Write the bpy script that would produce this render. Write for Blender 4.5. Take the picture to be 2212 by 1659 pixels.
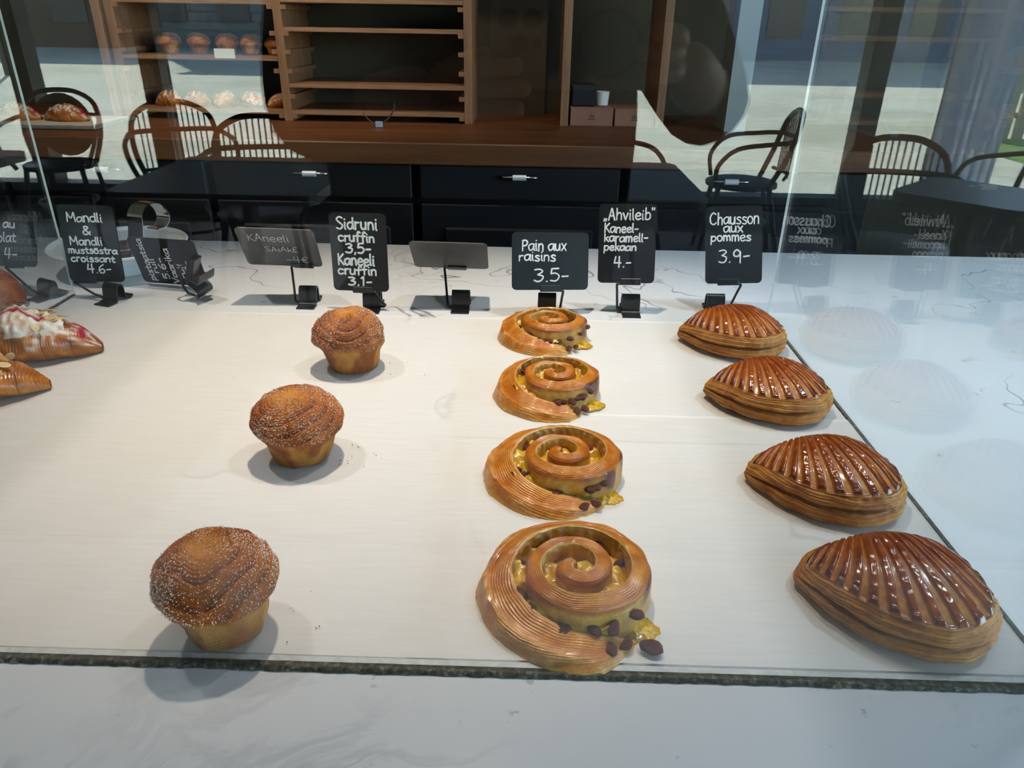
import bpy, math, random
import numpy as np
from mathutils import Vector, Matrix

# ------------------------------------------------------------------ scene, camera, light
S = bpy.context.scene
for o in list(bpy.data.objects):
    bpy.data.objects.remove(o)
COL = S.collection
PI = math.pi

cam_d = bpy.data.cameras.new('camera')
cam = bpy.data.objects.new('camera', cam_d); COL.objects.link(cam)
CR = ((0.9996, -0.0241, 0.0158), (0.0248, 0.4441, -0.8956), (0.0146, 0.8957, 0.4445))
CR = np.array(CR); u_, s_, v_ = np.linalg.svd(CR); CR = u_ @ v_
M4 = Matrix([[*CR[0], 0], [*CR[1], 0], [*CR[2], .38], [0, 0, 0, 1]])
cam.matrix_world = M4
cam_d.sensor_fit = 'HORIZONTAL'; cam_d.sensor_width = 36.0
cam_d.lens = 1588.3 / 2212 * 36.0
cam_d.clip_start = .0008; cam_d.clip_end = 600
S.camera = cam

S.view_settings.view_transform = 'Standard'
S.view_settings.look = 'None'
S.view_settings.gamma = 1.0
S.view_settings.exposure = 0.0
try: S.view_settings.use_curve_mapping = False
except Exception: pass
S.cycles.use_denoising = True
S.cycles.transparent_max_bounces = 32
S.cycles.max_bounces = 10
S.cycles.caustics_reflective = False
S.cycles.caustics_refractive = False
S.cycles.sample_clamp_indirect = 6.0

world = bpy.data.worlds.new('sky'); S.world = world; world.use_nodes = True
wn = world.node_tree.nodes; wn.clear()
sky = wn.new('ShaderNodeTexSky'); sky.sky_type = 'NISHITA'; sky.sun_disc = False
sky.sun_elevation = math.radians(42); sky.sun_rotation = math.radians(200)
sky.air_density = 1.0; sky.dust_density = 0.8; sky.ozone_density = 1.5
bg = wn.new('ShaderNodeBackground'); bg.inputs[1].default_value = 1.9
wo = wn.new('ShaderNodeOutputWorld')
world.node_tree.links.new(sky.outputs[0], bg.inputs[0]); world.node_tree.links.new(bg.outputs[0], wo.inputs[0])

sd = bpy.data.lights.new('sun', 'SUN'); sd.energy = 40.0; sd.angle = .009; sd.color = (1.0, .96, .87)
sun = bpy.data.objects.new('sun', sd); COL.objects.link(sun)
sun.rotation_euler = Vector((.35, .63, -.68)).to_track_quat('-Z', 'Y').to_euler()

def spot(loc, target, power, size_deg, col, rad=.03, blend=.6):
    d = bpy.data.lights.new('ceiling_or_fill_spot', 'SPOT'); d.energy = power; d.color = col
    d.spot_size = math.radians(size_deg); d.spot_blend = blend; d.shadow_soft_size = rad
    o = bpy.data.objects.new('ceiling_or_fill_spot', d); COL.objects.link(o); o.location = loc
    o.rotation_euler = (Vector(target) - Vector(loc)).to_track_quat('-Z', 'Y').to_euler()
WARM = (1.0, .82, .64)
spot((-.12, 1.05, 1.65), (-.14, .83, 0), 100, 46, WARM, blend=1.0)
spot((-.95, .95, 1.65), (-.60, .72, 0), 44, 46, (1.0, .91, .88), blend=1.0)
spot((.55, .95, 1.65), (.25, .74, 0), 44, 46, (.95, .95, 1.0), blend=1.0)
spot((-1.0, 1.9, 1.5), (-1.0, 2.75, .2), 52, 75, (1.0, .80, .58), rad=.05, blend=1.0)
spot((.0, 1.9, 1.5), (-.3, 2.75, .15), 24, 75, (1.0, .80, .58), rad=.05, blend=1.0)
spot((1.25, 1.0, 1.7), (.85, .85, 0), 92, 60, (.72, .87, 1.0), rad=.12, blend=1.0)  # invented cool fill lamp, added to brighten the right of the counter
# portals guide the sky light through the shop windows (they emit nothing themselves)
def portal(loc, target, w, h):
    d = bpy.data.lights.new('window_portal', 'AREA'); d.shape = 'RECTANGLE'; d.size = w; d.size_y = h
    d.cycles.is_portal = True
    o = bpy.data.objects.new('window_portal', d); COL.objects.link(o); o.location = loc
    o.rotation_euler = (Vector(target) - Vector(loc)).to_track_quat('-Z', 'Y').to_euler()
portal((-.2, -4.7, .45), (-.2, 0, .45), 5.9, 2.3)
portal((3.98, -.5, .45), (0, -.5, .45), 3.5, 2.3)

# ------------------------------------------------------------------ helpers
def lin(c):
    c = np.asarray(c, float) / 255.
    return np.where(c <= .04045, c / 12.92, ((c + .055) / 1.055) ** 2.4)
def lin4(c): r = lin(c); return (float(r[0]), float(r[1]), float(r[2]), 1.0)

def node_mat(name):
    m = bpy.data.materials.new(name); m.use_nodes = True
    nt = m.node_tree; b = nt.nodes['Principled BSDF']
    return m, nt, b
def N(nt, t, **kw):
    n = nt.nodes.new(t)
    for k, v in kw.items():
        if k.startswith('i_'): n.inputs[k[2:].replace('_', ' ')].default_value = v
        else: setattr(n, k, v)
    return n
def L(nt, a, b): nt.links.new(a, b)
def ramp(nt, stops, src, interp='LINEAR'):
    r = nt.nodes.new('ShaderNodeValToRGB'); r.color_ramp.interpolation = interp
    while len(r.color_ramp.elements) < len(stops): r.color_ramp.elements.new(.5)
    for e, (p, c) in zip(r.color_ramp.elements, stops):
        e.position = p; e.color = c if len(c) == 4 else (*c, 1)
    L(nt, src, r.inputs[0]); return r
def mix(nt, f, a, b, mode='MIX'):
    m = nt.nodes.new('ShaderNodeMix'); m.data_type = 'RGBA'; m.blend_type = mode
    for sock, v in ((m.inputs[0], f), (m.inputs[6], a), (m.inputs[7], b)):
        if hasattr(v, 'is_linked') or hasattr(v, 'links'): L(nt, v, sock)
        elif isinstance(v, (int, float)): sock.default_value = v
        else: sock.default_value = v if len(v) == 4 else (*v, 1)
    return m.outputs[2]
def coords(nt, scale=(1, 1, 1), kind='Object', rot=(0, 0, 0), loc=(0, 0, 0)):
    t = nt.nodes.new('ShaderNodeTexCoord'); mp = nt.nodes.new('ShaderNodeMapping')
    mp.inputs['Scale'].default_value = scale; mp.inputs['Rotation'].default_value = rot; mp.inputs['Location'].default_value = loc
    L(nt, t.outputs[kind], mp.inputs[0]); return mp.outputs[0]
def noise(nt, vec, scale, detail=3, rough=.5, dist=0):
    n = nt.nodes.new('ShaderNodeTexNoise'); n.inputs['Scale'].default_value = scale
    n.inputs['Detail'].default_value = detail; n.inputs['Roughness'].default_value = rough
    n.inputs['Distortion'].default_value = dist; L(nt, vec, n.inputs['Vector']); return n
def bump(nt, b, h, strength=.3, dist=.001):
    n = nt.nodes.new('ShaderNodeBump'); n.inputs['Strength'].default_value = strength
    n.inputs['Distance'].default_value = dist; L(nt, h, n.inputs['Height']); L(nt, n.outputs[0], b.inputs['Normal'])

def flat_mat(name, c, rough=.5, metal=0, nscale=40, namt=.12, bstr=0, spec=.5, bdist=.001):
    m, nt, b = node_mat(name)
    v = coords(nt); n = noise(nt, v, nscale)
    c = np.array(c[:3], float)
    r = ramp(nt, [(.3, tuple(c * (1 - namt))), (.7, tuple(np.minimum(c * (1 + namt), 1)))], n.outputs[0])
    L(nt, r.outputs[0], b.inputs['Base Color'])
    b.inputs['Roughness'].default_value = rough; b.inputs['Metallic'].default_value = metal
    b.inputs['Specular IOR Level'].default_value = spec
    if bstr: bump(nt, b, n.outputs[0], bstr, bdist)
    return m
def wood_mat(name, c1, c2, scale=1., axis=0, rough=.45):
    m, nt, b = node_mat(name)
    sc = [12 * scale] * 3; sc[axis] = .8 * scale
    v = coords(nt, tuple(sc)); n = noise(nt, v, 3, 5, .6, .6)
    v2 = coords(nt, tuple(x * 6 for x in sc)); n2 = noise(nt, v2, 4, 2)
    r = ramp(nt, [(.3, tuple(lin(c1))), (.7, tuple(lin(c2)))], n.outputs[0])
    o = mix(nt, .25, r.outputs[0], n2.outputs[0], 'OVERLAY')
    L(nt, o, b.inputs['Base Color']); b.inputs['Roughness'].default_value = rough
    bump(nt, b, n2.outputs[0], .15, .0005)
    return m

def pastry_mat(name, nscale=900, bstr=.5, coat=0., namt=.22, sss=0.0):
    """vertex colour 'Col' carries crust colour, alpha carries roughness"""
    m, nt, b = node_mat(name)
    a = nt.nodes.new('ShaderNodeAttribute'); a.attribute_name = 'Col'
    v = coords(nt); n = noise(nt, v, nscale, 3, .6)
    n2 = noise(nt, v, 140, 3, .6)
    r = ramp(nt, [(.25, (1 - namt,) * 3), (.75, (1 + namt,) * 3)], n.outputs[0])
    r2 = ramp(nt, [(.3, (.84, .80, .76)), (.7, (1.1, 1.12, 1.14))], n2.outputs[0])
    o = mix(nt, 1., a.outputs['Color'], r.outputs[0], 'MULTIPLY')
    o = mix(nt, 1., o, r2.outputs[0], 'MULTIPLY')
    hs = nt.nodes.new('ShaderNodeHueSaturation'); hs.inputs['Saturation'].default_value = 1.12; hs.inputs['Value'].default_value = .90; L(nt, o, hs.inputs['Color']); o = hs.outputs[0]
    L(nt, o, b.inputs['Base Color']); L(nt, a.outputs['Alpha'], b.inputs['Roughness'])
    b.inputs['Coat Weight'].default_value = coat; b.inputs['Coat Roughness'].default_value = .12
    if sss:
        b.inputs['Subsurface Weight'].default_value = sss; b.inputs['Subsurface Scale'].default_value = .004
    if bstr: bump(nt, b, n.outputs[0], bstr, .0006)
    return m

def glass_mat(name, tint=(.97, .99, .985), f0=.043, haze=.0):
    m, nt, b = node_mat(name); nt.nodes.remove(b)
    out = [n for n in nt.nodes if n.type == 'OUTPUT_MATERIAL'][0]
    g = nt.nodes.new('ShaderNodeNewGeometry')
    dot = N(nt, 'ShaderNodeVectorMath', operation='DOT_PRODUCT')
    L(nt, g.outputs['Incoming'], dot.inputs[0]); L(nt, g.outputs['Normal'], dot.inputs[1])
    ab = N(nt, 'ShaderNodeMath', operation='ABSOLUTE'); L(nt, dot.outputs['Value'], ab.inputs[0])
    om = N(nt, 'ShaderNodeMath', operation='SUBTRACT'); om.inputs[0].default_value = 1; L(nt, ab.outputs[0], om.inputs[1])
    pw = N(nt, 'ShaderNodeMath', operation='POWER'); L(nt, om.outputs[0], pw.inputs[0]); pw.inputs[1].default_value = 5
    ma = N(nt, 'ShaderNodeMath', operation='MULTIPLY_ADD'); L(nt, pw.outputs[0], ma.inputs[0])
    ma.inputs[1].default_value = 1 - f0; ma.inputs[2].default_value = f0
    t = nt.nodes.new('ShaderNodeBsdfTransparent'); t.inputs[0].default_value = (*tint, 1)
    gl = nt.nodes.new('ShaderNodeBsdfGlossy'); gl.inputs['Roughness'].default_value = 0.0
    gl.inputs['Color'].default_value = (1, 1, 1, 1)
    mx = nt.nodes.new('ShaderNodeMixShader'); L(nt, ma.outputs[0], mx.inputs[0])
    L(nt, t.outputs[0], mx.inputs[1]); L(nt, gl.outputs[0], mx.inputs[2]); L(nt, mx.outputs[0], out.inputs[0])
    return m

def mesh_obj(name, verts, faces, mat=None, parent=None, smooth=True, colors=None, mats=None, midx=None):
    me = bpy.data.meshes.new(name)
    verts = np.asarray(verts, np.float32)
    if isinstance(faces, np.ndarray):
        nf, k = faces.shape
        me.vertices.add(len(verts)); me.vertices.foreach_set('co', verts.ravel())
        me.loops.add(nf * k); me.loops.foreach_set('vertex_index', faces.astype(np.int32).ravel())
        me.polygons.add(nf); me.polygons.foreach_set('loop_start', (np.arange(nf) * k).astype(np.int32))
        me.update(calc_edges=True); me.validate()
    else:
        me.from_pydata([tuple(map(float, v)) for v in verts], [], [tuple(int(i) for i in f) for f in faces]); me.update()
    if colors is not None and len(colors) == len(me.vertices):
        a = me.color_attributes.new('Col', 'FLOAT_COLOR', 'POINT')
        a.data.foreach_set('color', np.asarray(colors, np.float32).ravel())
    if smooth: me.polygons.foreach_set('use_smooth', [True] * len(me.polygons))
    if mats:
        for m in mats: me.materials.append(m)
        if midx is not None: me.polygons.foreach_set('material_index', np.asarray(midx, np.int32))
    elif mat: me.materials.append(mat)
    o = bpy.data.objects.new(name, me); COL.objects.link(o)
    if parent: o.parent = parent
    return o
def grid_faces(nu, nv, cu=True, cv=False, off=0):
    """vertex index = i*nv + j"""
    iu = np.arange(nu if cu else nu - 1); jv = np.arange(nv if cv else nv - 1)
    I, J = np.meshgrid(iu, jv, indexing='ij'); I2 = (I + 1) % nu; J2 = (J + 1) % nv
    return np.stack([I * nv + J, I2 * nv + J, I2 * nv + J2, I * nv + J2], -1).reshape(-1, 4) + off

def empty(name, loc=(0, 0, 0), rz=0, rot=None, scale=1):
    o = bpy.data.objects.new(name, None); COL.objects.link(o); o.location = loc
    o.rotation_euler = rot if rot else (0, 0, rz); o.empty_display_size = .02
    if scale != 1: o.scale = (scale,) * 3
    return o
def tag(o, label=None, cat=None, group=None, kind=None):
    if label: o['label'] = label
    if cat: o['category'] = cat
    if group: o['group'] = group
    if kind: o['kind'] = kind
    return o
def copy_tree(o, parent=None):
    c = o.copy(); COL.objects.link(c)
    if parent: c.parent = parent
    for ch in list(o.children): copy_tree(ch, c)
    return c

class MB:
    def __init__(s): s.v = []; s.f = []
    def box(s, c, d, rz=0, M=None, bev=0):
        x, y, z = [k / 2 for k in d]
        if bev:
            b = bev; P = []; F = []
            # chamfered box: 24 verts
            idx = {}
            for sx in (-1, 1):
                for sy in (-1, 1):
                    for sz in (-1, 1):
                        for a in range(3):
                            p = [sx * (x - b), sy * (y - b), sz * (z - b)]
                            p[a] = (sx * x, sy * y, sz * z)[a]
                            idx[(sx, sy, sz, a)] = len(P); P.append(p)
            def q(keys): F.append([idx[k] for k in keys])
            for sg in (-1, 1):
                q([(sg, -1, -1, 0), (sg, 1, -1, 0), (sg, 1, 1, 0), (sg, -1, 1, 0)][::sg])
                q([(-1, sg, -1, 1), (1, sg, -1, 1), (1, sg, 1, 1), (-1, sg, 1, 1)][::-sg])
                q([(-1, -1, sg, 2), (1, -1, sg, 2), (1, 1, sg, 2), (-1, 1, sg, 2)][::sg])
            for a_, b_ in ((-1, -1), (-1, 1), (1, -1), (1, 1)):
                q([(a_, b_, -1, 0), (a_, b_, 1, 0), (a_, b_, 1, 1), (a_, b_, -1, 1)])
                q([(a_, -1, b_, 0), (a_, 1, b_, 0), (a_, 1, b_, 2), (a_, -1, b_, 2)])
                q([(-1, a_, b_, 1), (1, a_, b_, 1), (1, a_, b_, 2), (-1, a_, b_, 2)])
            for sx in (-1, 1):
                for sy in (-1, 1):
                    for sz in (-1, 1): q([(sx, sy, sz, 0), (sx, sy, sz, 1), (sx, sy, sz, 2)])
        else:
            P = [(-x, -y, -z), (x, -y, -z), (x, y, -z), (-x, y, -z), (-x, -y, z), (x, -y, z), (x, y, z), (-x, y, z)]
            F = [(0, 3, 2, 1), (4, 5, 6, 7), (0, 1, 5, 4), (1, 2, 6, 5), (2, 3, 7, 6), (3, 0, 4, 7)]
        n = len(s.v); ca, sa = math.cos(rz), math.sin(rz)
        for p in P:
            if M is not None: p = tuple(M @ Vector(p)); s.v.append(p)
            else: s.v.append((c[0] + p[0] * ca - p[1] * sa, c[1] + p[0] * sa + p[1] * ca, c[2] + p[2]))
        s.f += [tuple(n + i for i in f) for f in F]; return s
    def tube(s, pts, r, n=8, closed=False, flat=1.0):
        pts = [Vector(p) for p in pts]; m = len(pts)
        rs = r if hasattr(r, '__len__') else [r] * m
        up = None; base = len(s.v)
        for i in range(m):
            a = pts[(i - 1) % m] if (i or closed) else pts[0]
            b = pts[(i + 1) % m] if (i < m - 1 or closed) else pts[-1]
            t = (b - a)
            if t.length < 1e-9: t = Vector((0, 0, 1))
            t.normalize()
            if up is None:
                up = Vector((0, 0, 1)) if abs(t.z) < .9 else Vector((1, 0, 0))
            up = (up - t * up.dot(t))
            if up.length < 1e-6: up = t.orthogonal()
            up.normalize(); sd_ = t.cross(up)
            for k in range(n):
                an = 2 * PI * k / n
                s.v.append(tuple(pts[i] + (up * math.sin(an) * flat + sd_ * math.cos(an)) * rs[i]))
        for i in range(m if closed else m - 1):
            for k in range(n):
                i2 = (i + 1) % m; k2 = (k + 1) % n
                s.f.append((base + i * n + k, base + i * n + k2, base + i2 * n + k2, base + i2 * n + k))
        if not closed:
            s.f.append(tuple(base + k for k in range(n))[::-1]); s.f.append(tuple(base + (m - 1) * n + k for k in range(n)))
        return s
    def lathe(s, prof, c=(0, 0, 0), n=32):
        base = len(s.v); m = len(prof)
        for i in range(n):
            a = 2 * PI * i / n
            for (r, z) in prof: s.v.append((c[0] + r * math.cos(a), c[1] + r * math.sin(a), c[2] + z))
        for i in range(n):
            for j in range(m - 1):
                i2 = (i + 1) % n
                s.f.append((base + i * m + j, base + i2 * m + j, base + i2 * m + j + 1, base + i * m + j + 1))
        return s
    def prism(s, poly, z0, z1):
        """poly: ccw xy list"""
        n = len(poly); b = len(s.v)
        s.v += [(x, y, z0) for x, y in poly] + [(x, y, z1) for x, y in poly]
        s.f.append(tuple(b + i for i in range(n))[::-1]); s.f.append(tuple(b + n + i for i in range(n)))
        s.f += [(b + i, b + (i + 1) % n, b + n + (i + 1) % n, b + n + i) for i in range(n)]
        return s
    def build(s, name, mat, parent=None, smooth=False, colors=None):
        return mesh_obj(name, s.v, s.f, mat, parent, smooth, colors)
def roundrect(w, h, r, n=5, cx=0, cy=0):
    P = []
    for (sx, sy, a0) in ((1, -1, -PI / 2), (1, 1, 0), (-1, 1, PI / 2), (-1, -1, PI)):
        for k in range(n + 1):
            a = a0 + PI / 2 * k / n
            P.append((cx + sx * (w / 2 - r) + r * math.cos(a), cy + sy * (h / 2 - r) + r * math.sin(a)))
    return P
def shade_smooth_angle(o, ang=35):
    me = o.data
    me.polygons.foreach_set('use_smooth', [True] * len(me.polygons))
    try: me.set_sharp_from_angle(angle=math.radians(ang))
    except Exception: pass
    return o

class Nz:
    """smooth pseudo noise from random plane waves"""
    def __init__(s, seed, f, n=14, dim=3):
        r = np.random.RandomState(seed)
        k = r.normal(size=(n, dim)); k /= np.linalg.norm(k, axis=1)[:, None]
        s.k = k * f * r.uniform(.5, 1.6, (n, 1)); s.p = r.uniform(0, 2 * PI, n); s.n = n
    def __call__(s, P): return np.sin(P @ s.k.T + s.p).sum(-1) / math.sqrt(s.n / 2.)
def sstep(a, b, x): t = np.clip((x - a) / (b - a), 0, 1); return t * t * (3 - 2 * t)
def lerp(a, b, t): return a + (b - a) * np.asarray(t)[..., None]
def catmull(P, n, closed=False):
    P = np.asarray(P, float); m = len(P)
    if not closed: P = np.vstack([2 * P[0] - P[1], P, 2 * P[-1] - P[-2]])
    out = []
    segs = m if closed else m - 1
    for i in range(segs):
        if closed: p0, p1, p2, p3 = P[(i - 1) % m], P[i], P[(i + 1) % m], P[(i + 2) % m]
        else: p0, p1, p2, p3 = P[i:i + 4]
        for k in range(n):
            t = k / n
            out.append(.5 * ((2 * p1) + (-p0 + p2) * t + (2 * p0 - 5 * p1 + 4 * p2 - p3) * t * t + (-p0 + 3 * p1 - 3 * p2 + p3) * t ** 3))
    if not closed: out.append(P[-2])
    return np.array(out)

# ------------------------------------------------------------------ materials
def marble_mat():
    m, nt, b = node_mat('white_veined_quartz')
    v = coords(nt)
    warp = noise(nt, v, 2.2, 4, .55)
    vm = N(nt, 'ShaderNodeVectorMath', operation='MULTIPLY_ADD')
    L(nt, warp.outputs['Color'], vm.inputs[0]); vm.inputs[1].default_value = (.55, .55, .55); L(nt, v, vm.inputs[2])
    n1 = noise(nt, vm.outputs[0], 1.9, 4, .55)           # thin long veins
    d1 = N(nt, 'ShaderNodeMath', operation='SUBTRACT'); L(nt, n1.outputs[0], d1.inputs[0]); d1.inputs[1].default_value = .5
    a1 = N(nt, 'ShaderNodeMath', operation='ABSOLUTE'); L(nt, d1.outputs[0], a1.inputs[0])
    r1 = ramp(nt, [(0, (1, 1, 1)), (.0012, (.5, .5, .5)), (.0032, (0, 0, 0))], a1.outputs[0])
    k1 = noise(nt, v, 4.5, 2); km1 = ramp(nt, [(.48, (0, 0, 0)), (.62, (1, 1, 1))], k1.outputs[0])
    vein = mix(nt, 1., r1.outputs[0], km1.outputs[0], 'MULTIPLY')
    n2 = noise(nt, vm.outputs[0], 7, 6, .65, .4)        # smoky veins
    d2 = N(nt, 'ShaderNodeMath', operation='SUBTRACT'); L(nt, n2.outputs[0], d2.inputs[0]); d2.inputs[1].default_value = .47
    a2 = N(nt, 'ShaderNodeMath', operation='ABSOLUTE'); L(nt, d2.outputs[0], a2.inputs[0])
    r2 = ramp(nt, [(0, (1, 1, 1)), (.05, (0, 0, 0))], a2.outputs[0])
    k2 = noise(nt, v, 2.3, 3); km2 = ramp(nt, [(.56, (0, 0, 0)), (.76, (1, 1, 1))], k2.outputs[0])
    smoke = mix(nt, 1., r2.outputs[0], km2.outputs[0], 'MULTIPLY')
    n3 = noise(nt, v, 36, 4, .7); sp = ramp(nt, [(.665, (0, 0, 0)), (.72, (1, 1, 1))], n3.outputs[0])
    c = mix(nt, smoke, tuple(lin((226, 229, 233))), tuple(lin((194, 197, 202))))
    c = mix(nt, vein, c, tuple(lin((120, 124, 130))))
    sp2 = mix(nt, .45, (0, 0, 0), sp.outputs[0])
    c = mix(nt, sp2, c, tuple(lin((140, 145, 150))))
    L(nt, c, b.inputs['Base Color']); b.inputs['Roughness'].default_value = .22
    b.inputs['Specular IOR Level'].default_value = .45
    return m
MARBLE = marble_mat()

def paper_mat():
    m, nt, b = node_mat('translucent_parchment')
    out = [n for n in nt.nodes if n.type == 'OUTPUT_MATERIAL'][0]
    v = coords(nt, (14, 170, 1)); n = noise(nt, v, 1.5, 3)
    v3 = coords(nt); n3 = noise(nt, v3, 5, 2)
    r = ramp(nt, [(.3, tuple(lin((240, 238, 235)))), (.7, tuple(lin((246, 244, 242))))], n.outputs[0])
    L(nt, r.outputs[0], b.inputs['Base Color']); b.inputs['Roughness'].default_value = .55
    b.inputs['Specular IOR Level'].default_value = .25
    bump(nt, b, n3.outputs[0], .4, .004)
    t = nt.nodes.new('ShaderNodeBsdfTransparent'); mx = nt.nodes.new('ShaderNodeMixShader'); mx.inputs[0].default_value = .62
    L(nt, t.outputs[0], mx.inputs[1]); L(nt, b.outputs[0], mx.inputs[2]); L(nt, mx.outputs[0], out.inputs[0])
    return m
PAPER = paper_mat()
GLASS = glass_mat('clear_glass')
GLASS_WIN = glass_mat('window_glass', tint=(.93, .97, .96))
EDGE = flat_mat('polished_glass_edge', (.86, .93, .92), .12, nscale=20, spec=1.)
def grime():
    m, nt, b = node_mat('grimy_glass_seal')
    v = coords(nt, (1, 1, 1)); n = noise(nt, v, 260, 4, .7)
    r = ramp(nt, [(.35, tuple(lin((30, 30, 24)))), (.55, tuple(lin((72, 72, 58)))), (.72, tuple(lin((140, 138, 120))))], n.outputs[0])
    L(nt, r.outputs[0], b.inputs['Base Color']); b.inputs['Roughness'].default_value = .6
    bump(nt, b, n.outputs[0], .6, .002)
    return m
GRIME = grime()
CARD = flat_mat('black_chalkboard_card', lin((20, 22, 26)), .42, nscale=60, namt=.2, spec=.4)
CARD_GLARE = flat_mat('glare_chalkboard_card', lin((58, 56, 55)), .42, nscale=30, namt=.28, spec=.5)  # card black lightened to grey, painting in glare on the tipped cards
CLIP = flat_mat('black_plastic', lin((22, 23, 25)), .32, nscale=50)
INK = flat_mat('white_chalk_ink', lin((226, 228, 228)), .7, nscale=300, namt=.06)
INK_THIN = flat_mat('grey_chalk', lin((176, 174, 170)), .8, nscale=300, namt=.2)
WOOD_SHELF = wood_mat('oak_shelf', (122, 88, 64), (160, 120, 90), 1.)
WOOD_POST = wood_mat('oak_post', (120, 86, 62), (156, 114, 84), 1., axis=2)
WOOD_TOP = wood_mat('walnut_worktop', (88, 52, 30), (128, 80, 48), .6)
BLACKCAB = flat_mat('black_cabinet_paint', lin((7, 8, 11)), .6, nscale=8)
WALLDARK = flat_mat('dark_wall_paint', lin((80, 72, 60)), .9, nscale=3, namt=.1)
WALLIN = flat_mat('pale_wall_paint', lin((150, 146, 138)), .9, nscale=3, namt=.05)
PORCELAIN = flat_mat('white_porcelain', lin((226, 232, 234)), .15, nscale=6, namt=.02)
STEEL = flat_mat('polished_steel', (.7, .7, .72), .1, 1.0, nscale=6, namt=.04)
CHARCOAL = flat_mat('charcoal_metal_frame', lin((34, 34, 36)), .4, nscale=10)

# ------------------------------------------------------------------ room shell
def slab(name, x0, x1, y0, y1, z0, z1, mat, kind='structure', parent=None):
    o = MB().box(((x0 + x1) / 2, (y0 + y1) / 2, (z0 + z1) / 2), (x1 - x0, y1 - y0, z1 - z0)).build(name, mat, parent)
    if kind: o['kind'] = kind
    return o
def floor_mat():
    m, nt, b = node_mat('grey_floor_tile')
    v = coords(nt); br = nt.nodes.new('ShaderNodeTexBrick'); L(nt, v, br.inputs[0])
    br.inputs['Scale'].default_value = 1.6; br.offset = 0; br.inputs['Mortar Size'].default_value = .008
    br.inputs['Brick Width'].default_value = 1; br.inputs['Row Height'].default_value = 1
    br.inputs['Color1'].default_value = lin4((34, 32, 31)); br.inputs['Color2'].default_value = lin4((30, 29, 28)); br.inputs['Mortar'].default_value = lin4((30, 29, 28))
    L(nt, br.outputs[0], b.inputs['Base Color']); b.inputs['Roughness'].default_value = .5
    return m
slab('floor', -4.5, 4.0, -4.7, 3.3, -1.0, -.9, floor_mat())
slab('ceiling', -4.5, 4.0, -4.8, 3.3, 1.9, 2.0, WALLIN)
slab('wall_back', -4.5, 4.0, 3.2, 3.3, -.9, 1.9, WALLDARK)
slab('wall_left', -4.5, -4.4, -4.7, 3.2, -.9, 1.9, WALLIN)
slab('wall_right', 3.9, 4.0, -2.2, 3.2, -.9, -.71, WALLIN)
slab('trim_21', 3.9, 4.0, -2.2, 3.2, 1.6, 1.9, WALLIN)
slab('wall_right_rear', 3.9, 4.0, 1.4, 3.2, -.71, 1.6, WALLIN)
slab('window_7', 3.95, 3.956, -2.2, 1.3, -.71, 1.6, glass_mat('side_window_glass', tint=(.95, .98, .97)))
for i, y in enumerate((-2.15, -.4, 1.35)):
    slab('trim_%d' % (22 + i), 3.9, 4.0, y - .05, y + .05, -.71, 1.6, CHARCOAL)
slab('trim_26', -8.5, 3.2, -7.2, -4.72, 1.95, 2.05, CHARCOAL)  # unseen canopy over the windows, added to keep sun off the shop floor

# street facade: low sill, mullions, panes (reflected in the case glass)
slab('trim_1', -4.5, 2.82, -4.7, -4.55, -.9, -.71, CHARCOAL)
slab('trim_2', -4.5, 2.82, -4.7, -4.55, 1.6, 1.9, CHARCOAL)
for i, x in enumerate((-4.35, -3.42, -2.53, .1, 2.26)):
    slab('trim_%d' % (i + 3), x - .065, x + .065, -4.7, -4.55, -.71, 1.6, CHARCOAL)
for i, (a, b_) in enumerate(((-4.285, -3.485), (-3.355, -2.595), (-2.465, .035), (.165, 2.195), (2.325, 2.80))):
    slab('window_%d' % (i + 1), a, b_, -4.626, -4.62, -.71, 1.6, GLASS_WIN)
# oblique side of the shop front, from (2.8,-4.62) to (3.9,-2.2)
A = Vector((2.82, -4.62)); B = Vector((3.9, -2.2)); dAB = (B - A); LAB = dAB.length; angAB = math.atan2(dAB.y, dAB.x)
def oblique(name, t0, t1, z0, z1, th, mat):
    c = A + dAB * ((t0 + t1) / 2)
    o = MB().box((c.x, c.y, (z0 + z1) / 2), (LAB * (t1 - t0), th, z1 - z0), rz=angAB).build(name, mat)
    o['kind'] = 'structure'; return o
oblique('trim_8', 0, 1, -.9, -.72, .12, CHARCOAL)
oblique('trim_9', 0, 1, -.72, -.69, .16, STEEL)
oblique('trim_10', 0, 1, 1.6, 1.9, .12, CHARCOAL)
oblique('trim_11', -.02, .02, -.72, 1.6, .10, CHARCOAL)
oblique('trim_12', .96, 1.0, -.72, 1.6, .10, CHARCOAL)
oblique('window_6', .02, .96, -.69, 1.6, .006, GLASS_WIN)

# ------------------------------------------------------------------ street
def plaza_mat():
    m, nt, b = node_mat('pale_cobble_paving')
    v = coords(nt); vo = nt.nodes.new('ShaderNodeTexVoronoi'); vo.inputs['Scale'].default_value = 8; L(nt, v, vo.inputs['Vector'])
    r = ramp(nt, [(0, tuple(lin((176, 178, 160)))), (1, tuple(lin((206, 206, 190))))], vo.outputs['Color'])
    n = noise(nt, v, .35, 4); r2 = ramp(nt, [(.35, (.74, .73, .68)), (.6, (1, 1, 1))], n.outputs[0])
    L(nt, mix(nt, 1., r.outputs[0], r2.outputs[0], 'MULTIPLY'), b.inputs['Base Color']); b.inputs['Roughness'].default_value = .9
    return m
plaza = slab('plaza_paving', -120, 160, -60, -4.72, -1.6, -1.45, plaza_mat())
road = slab('far_road', -120, 190, -170, -60, -1.6, -.98, flat_mat('pale_asphalt', lin((190, 188, 178)), .9, nscale=.4))
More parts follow.
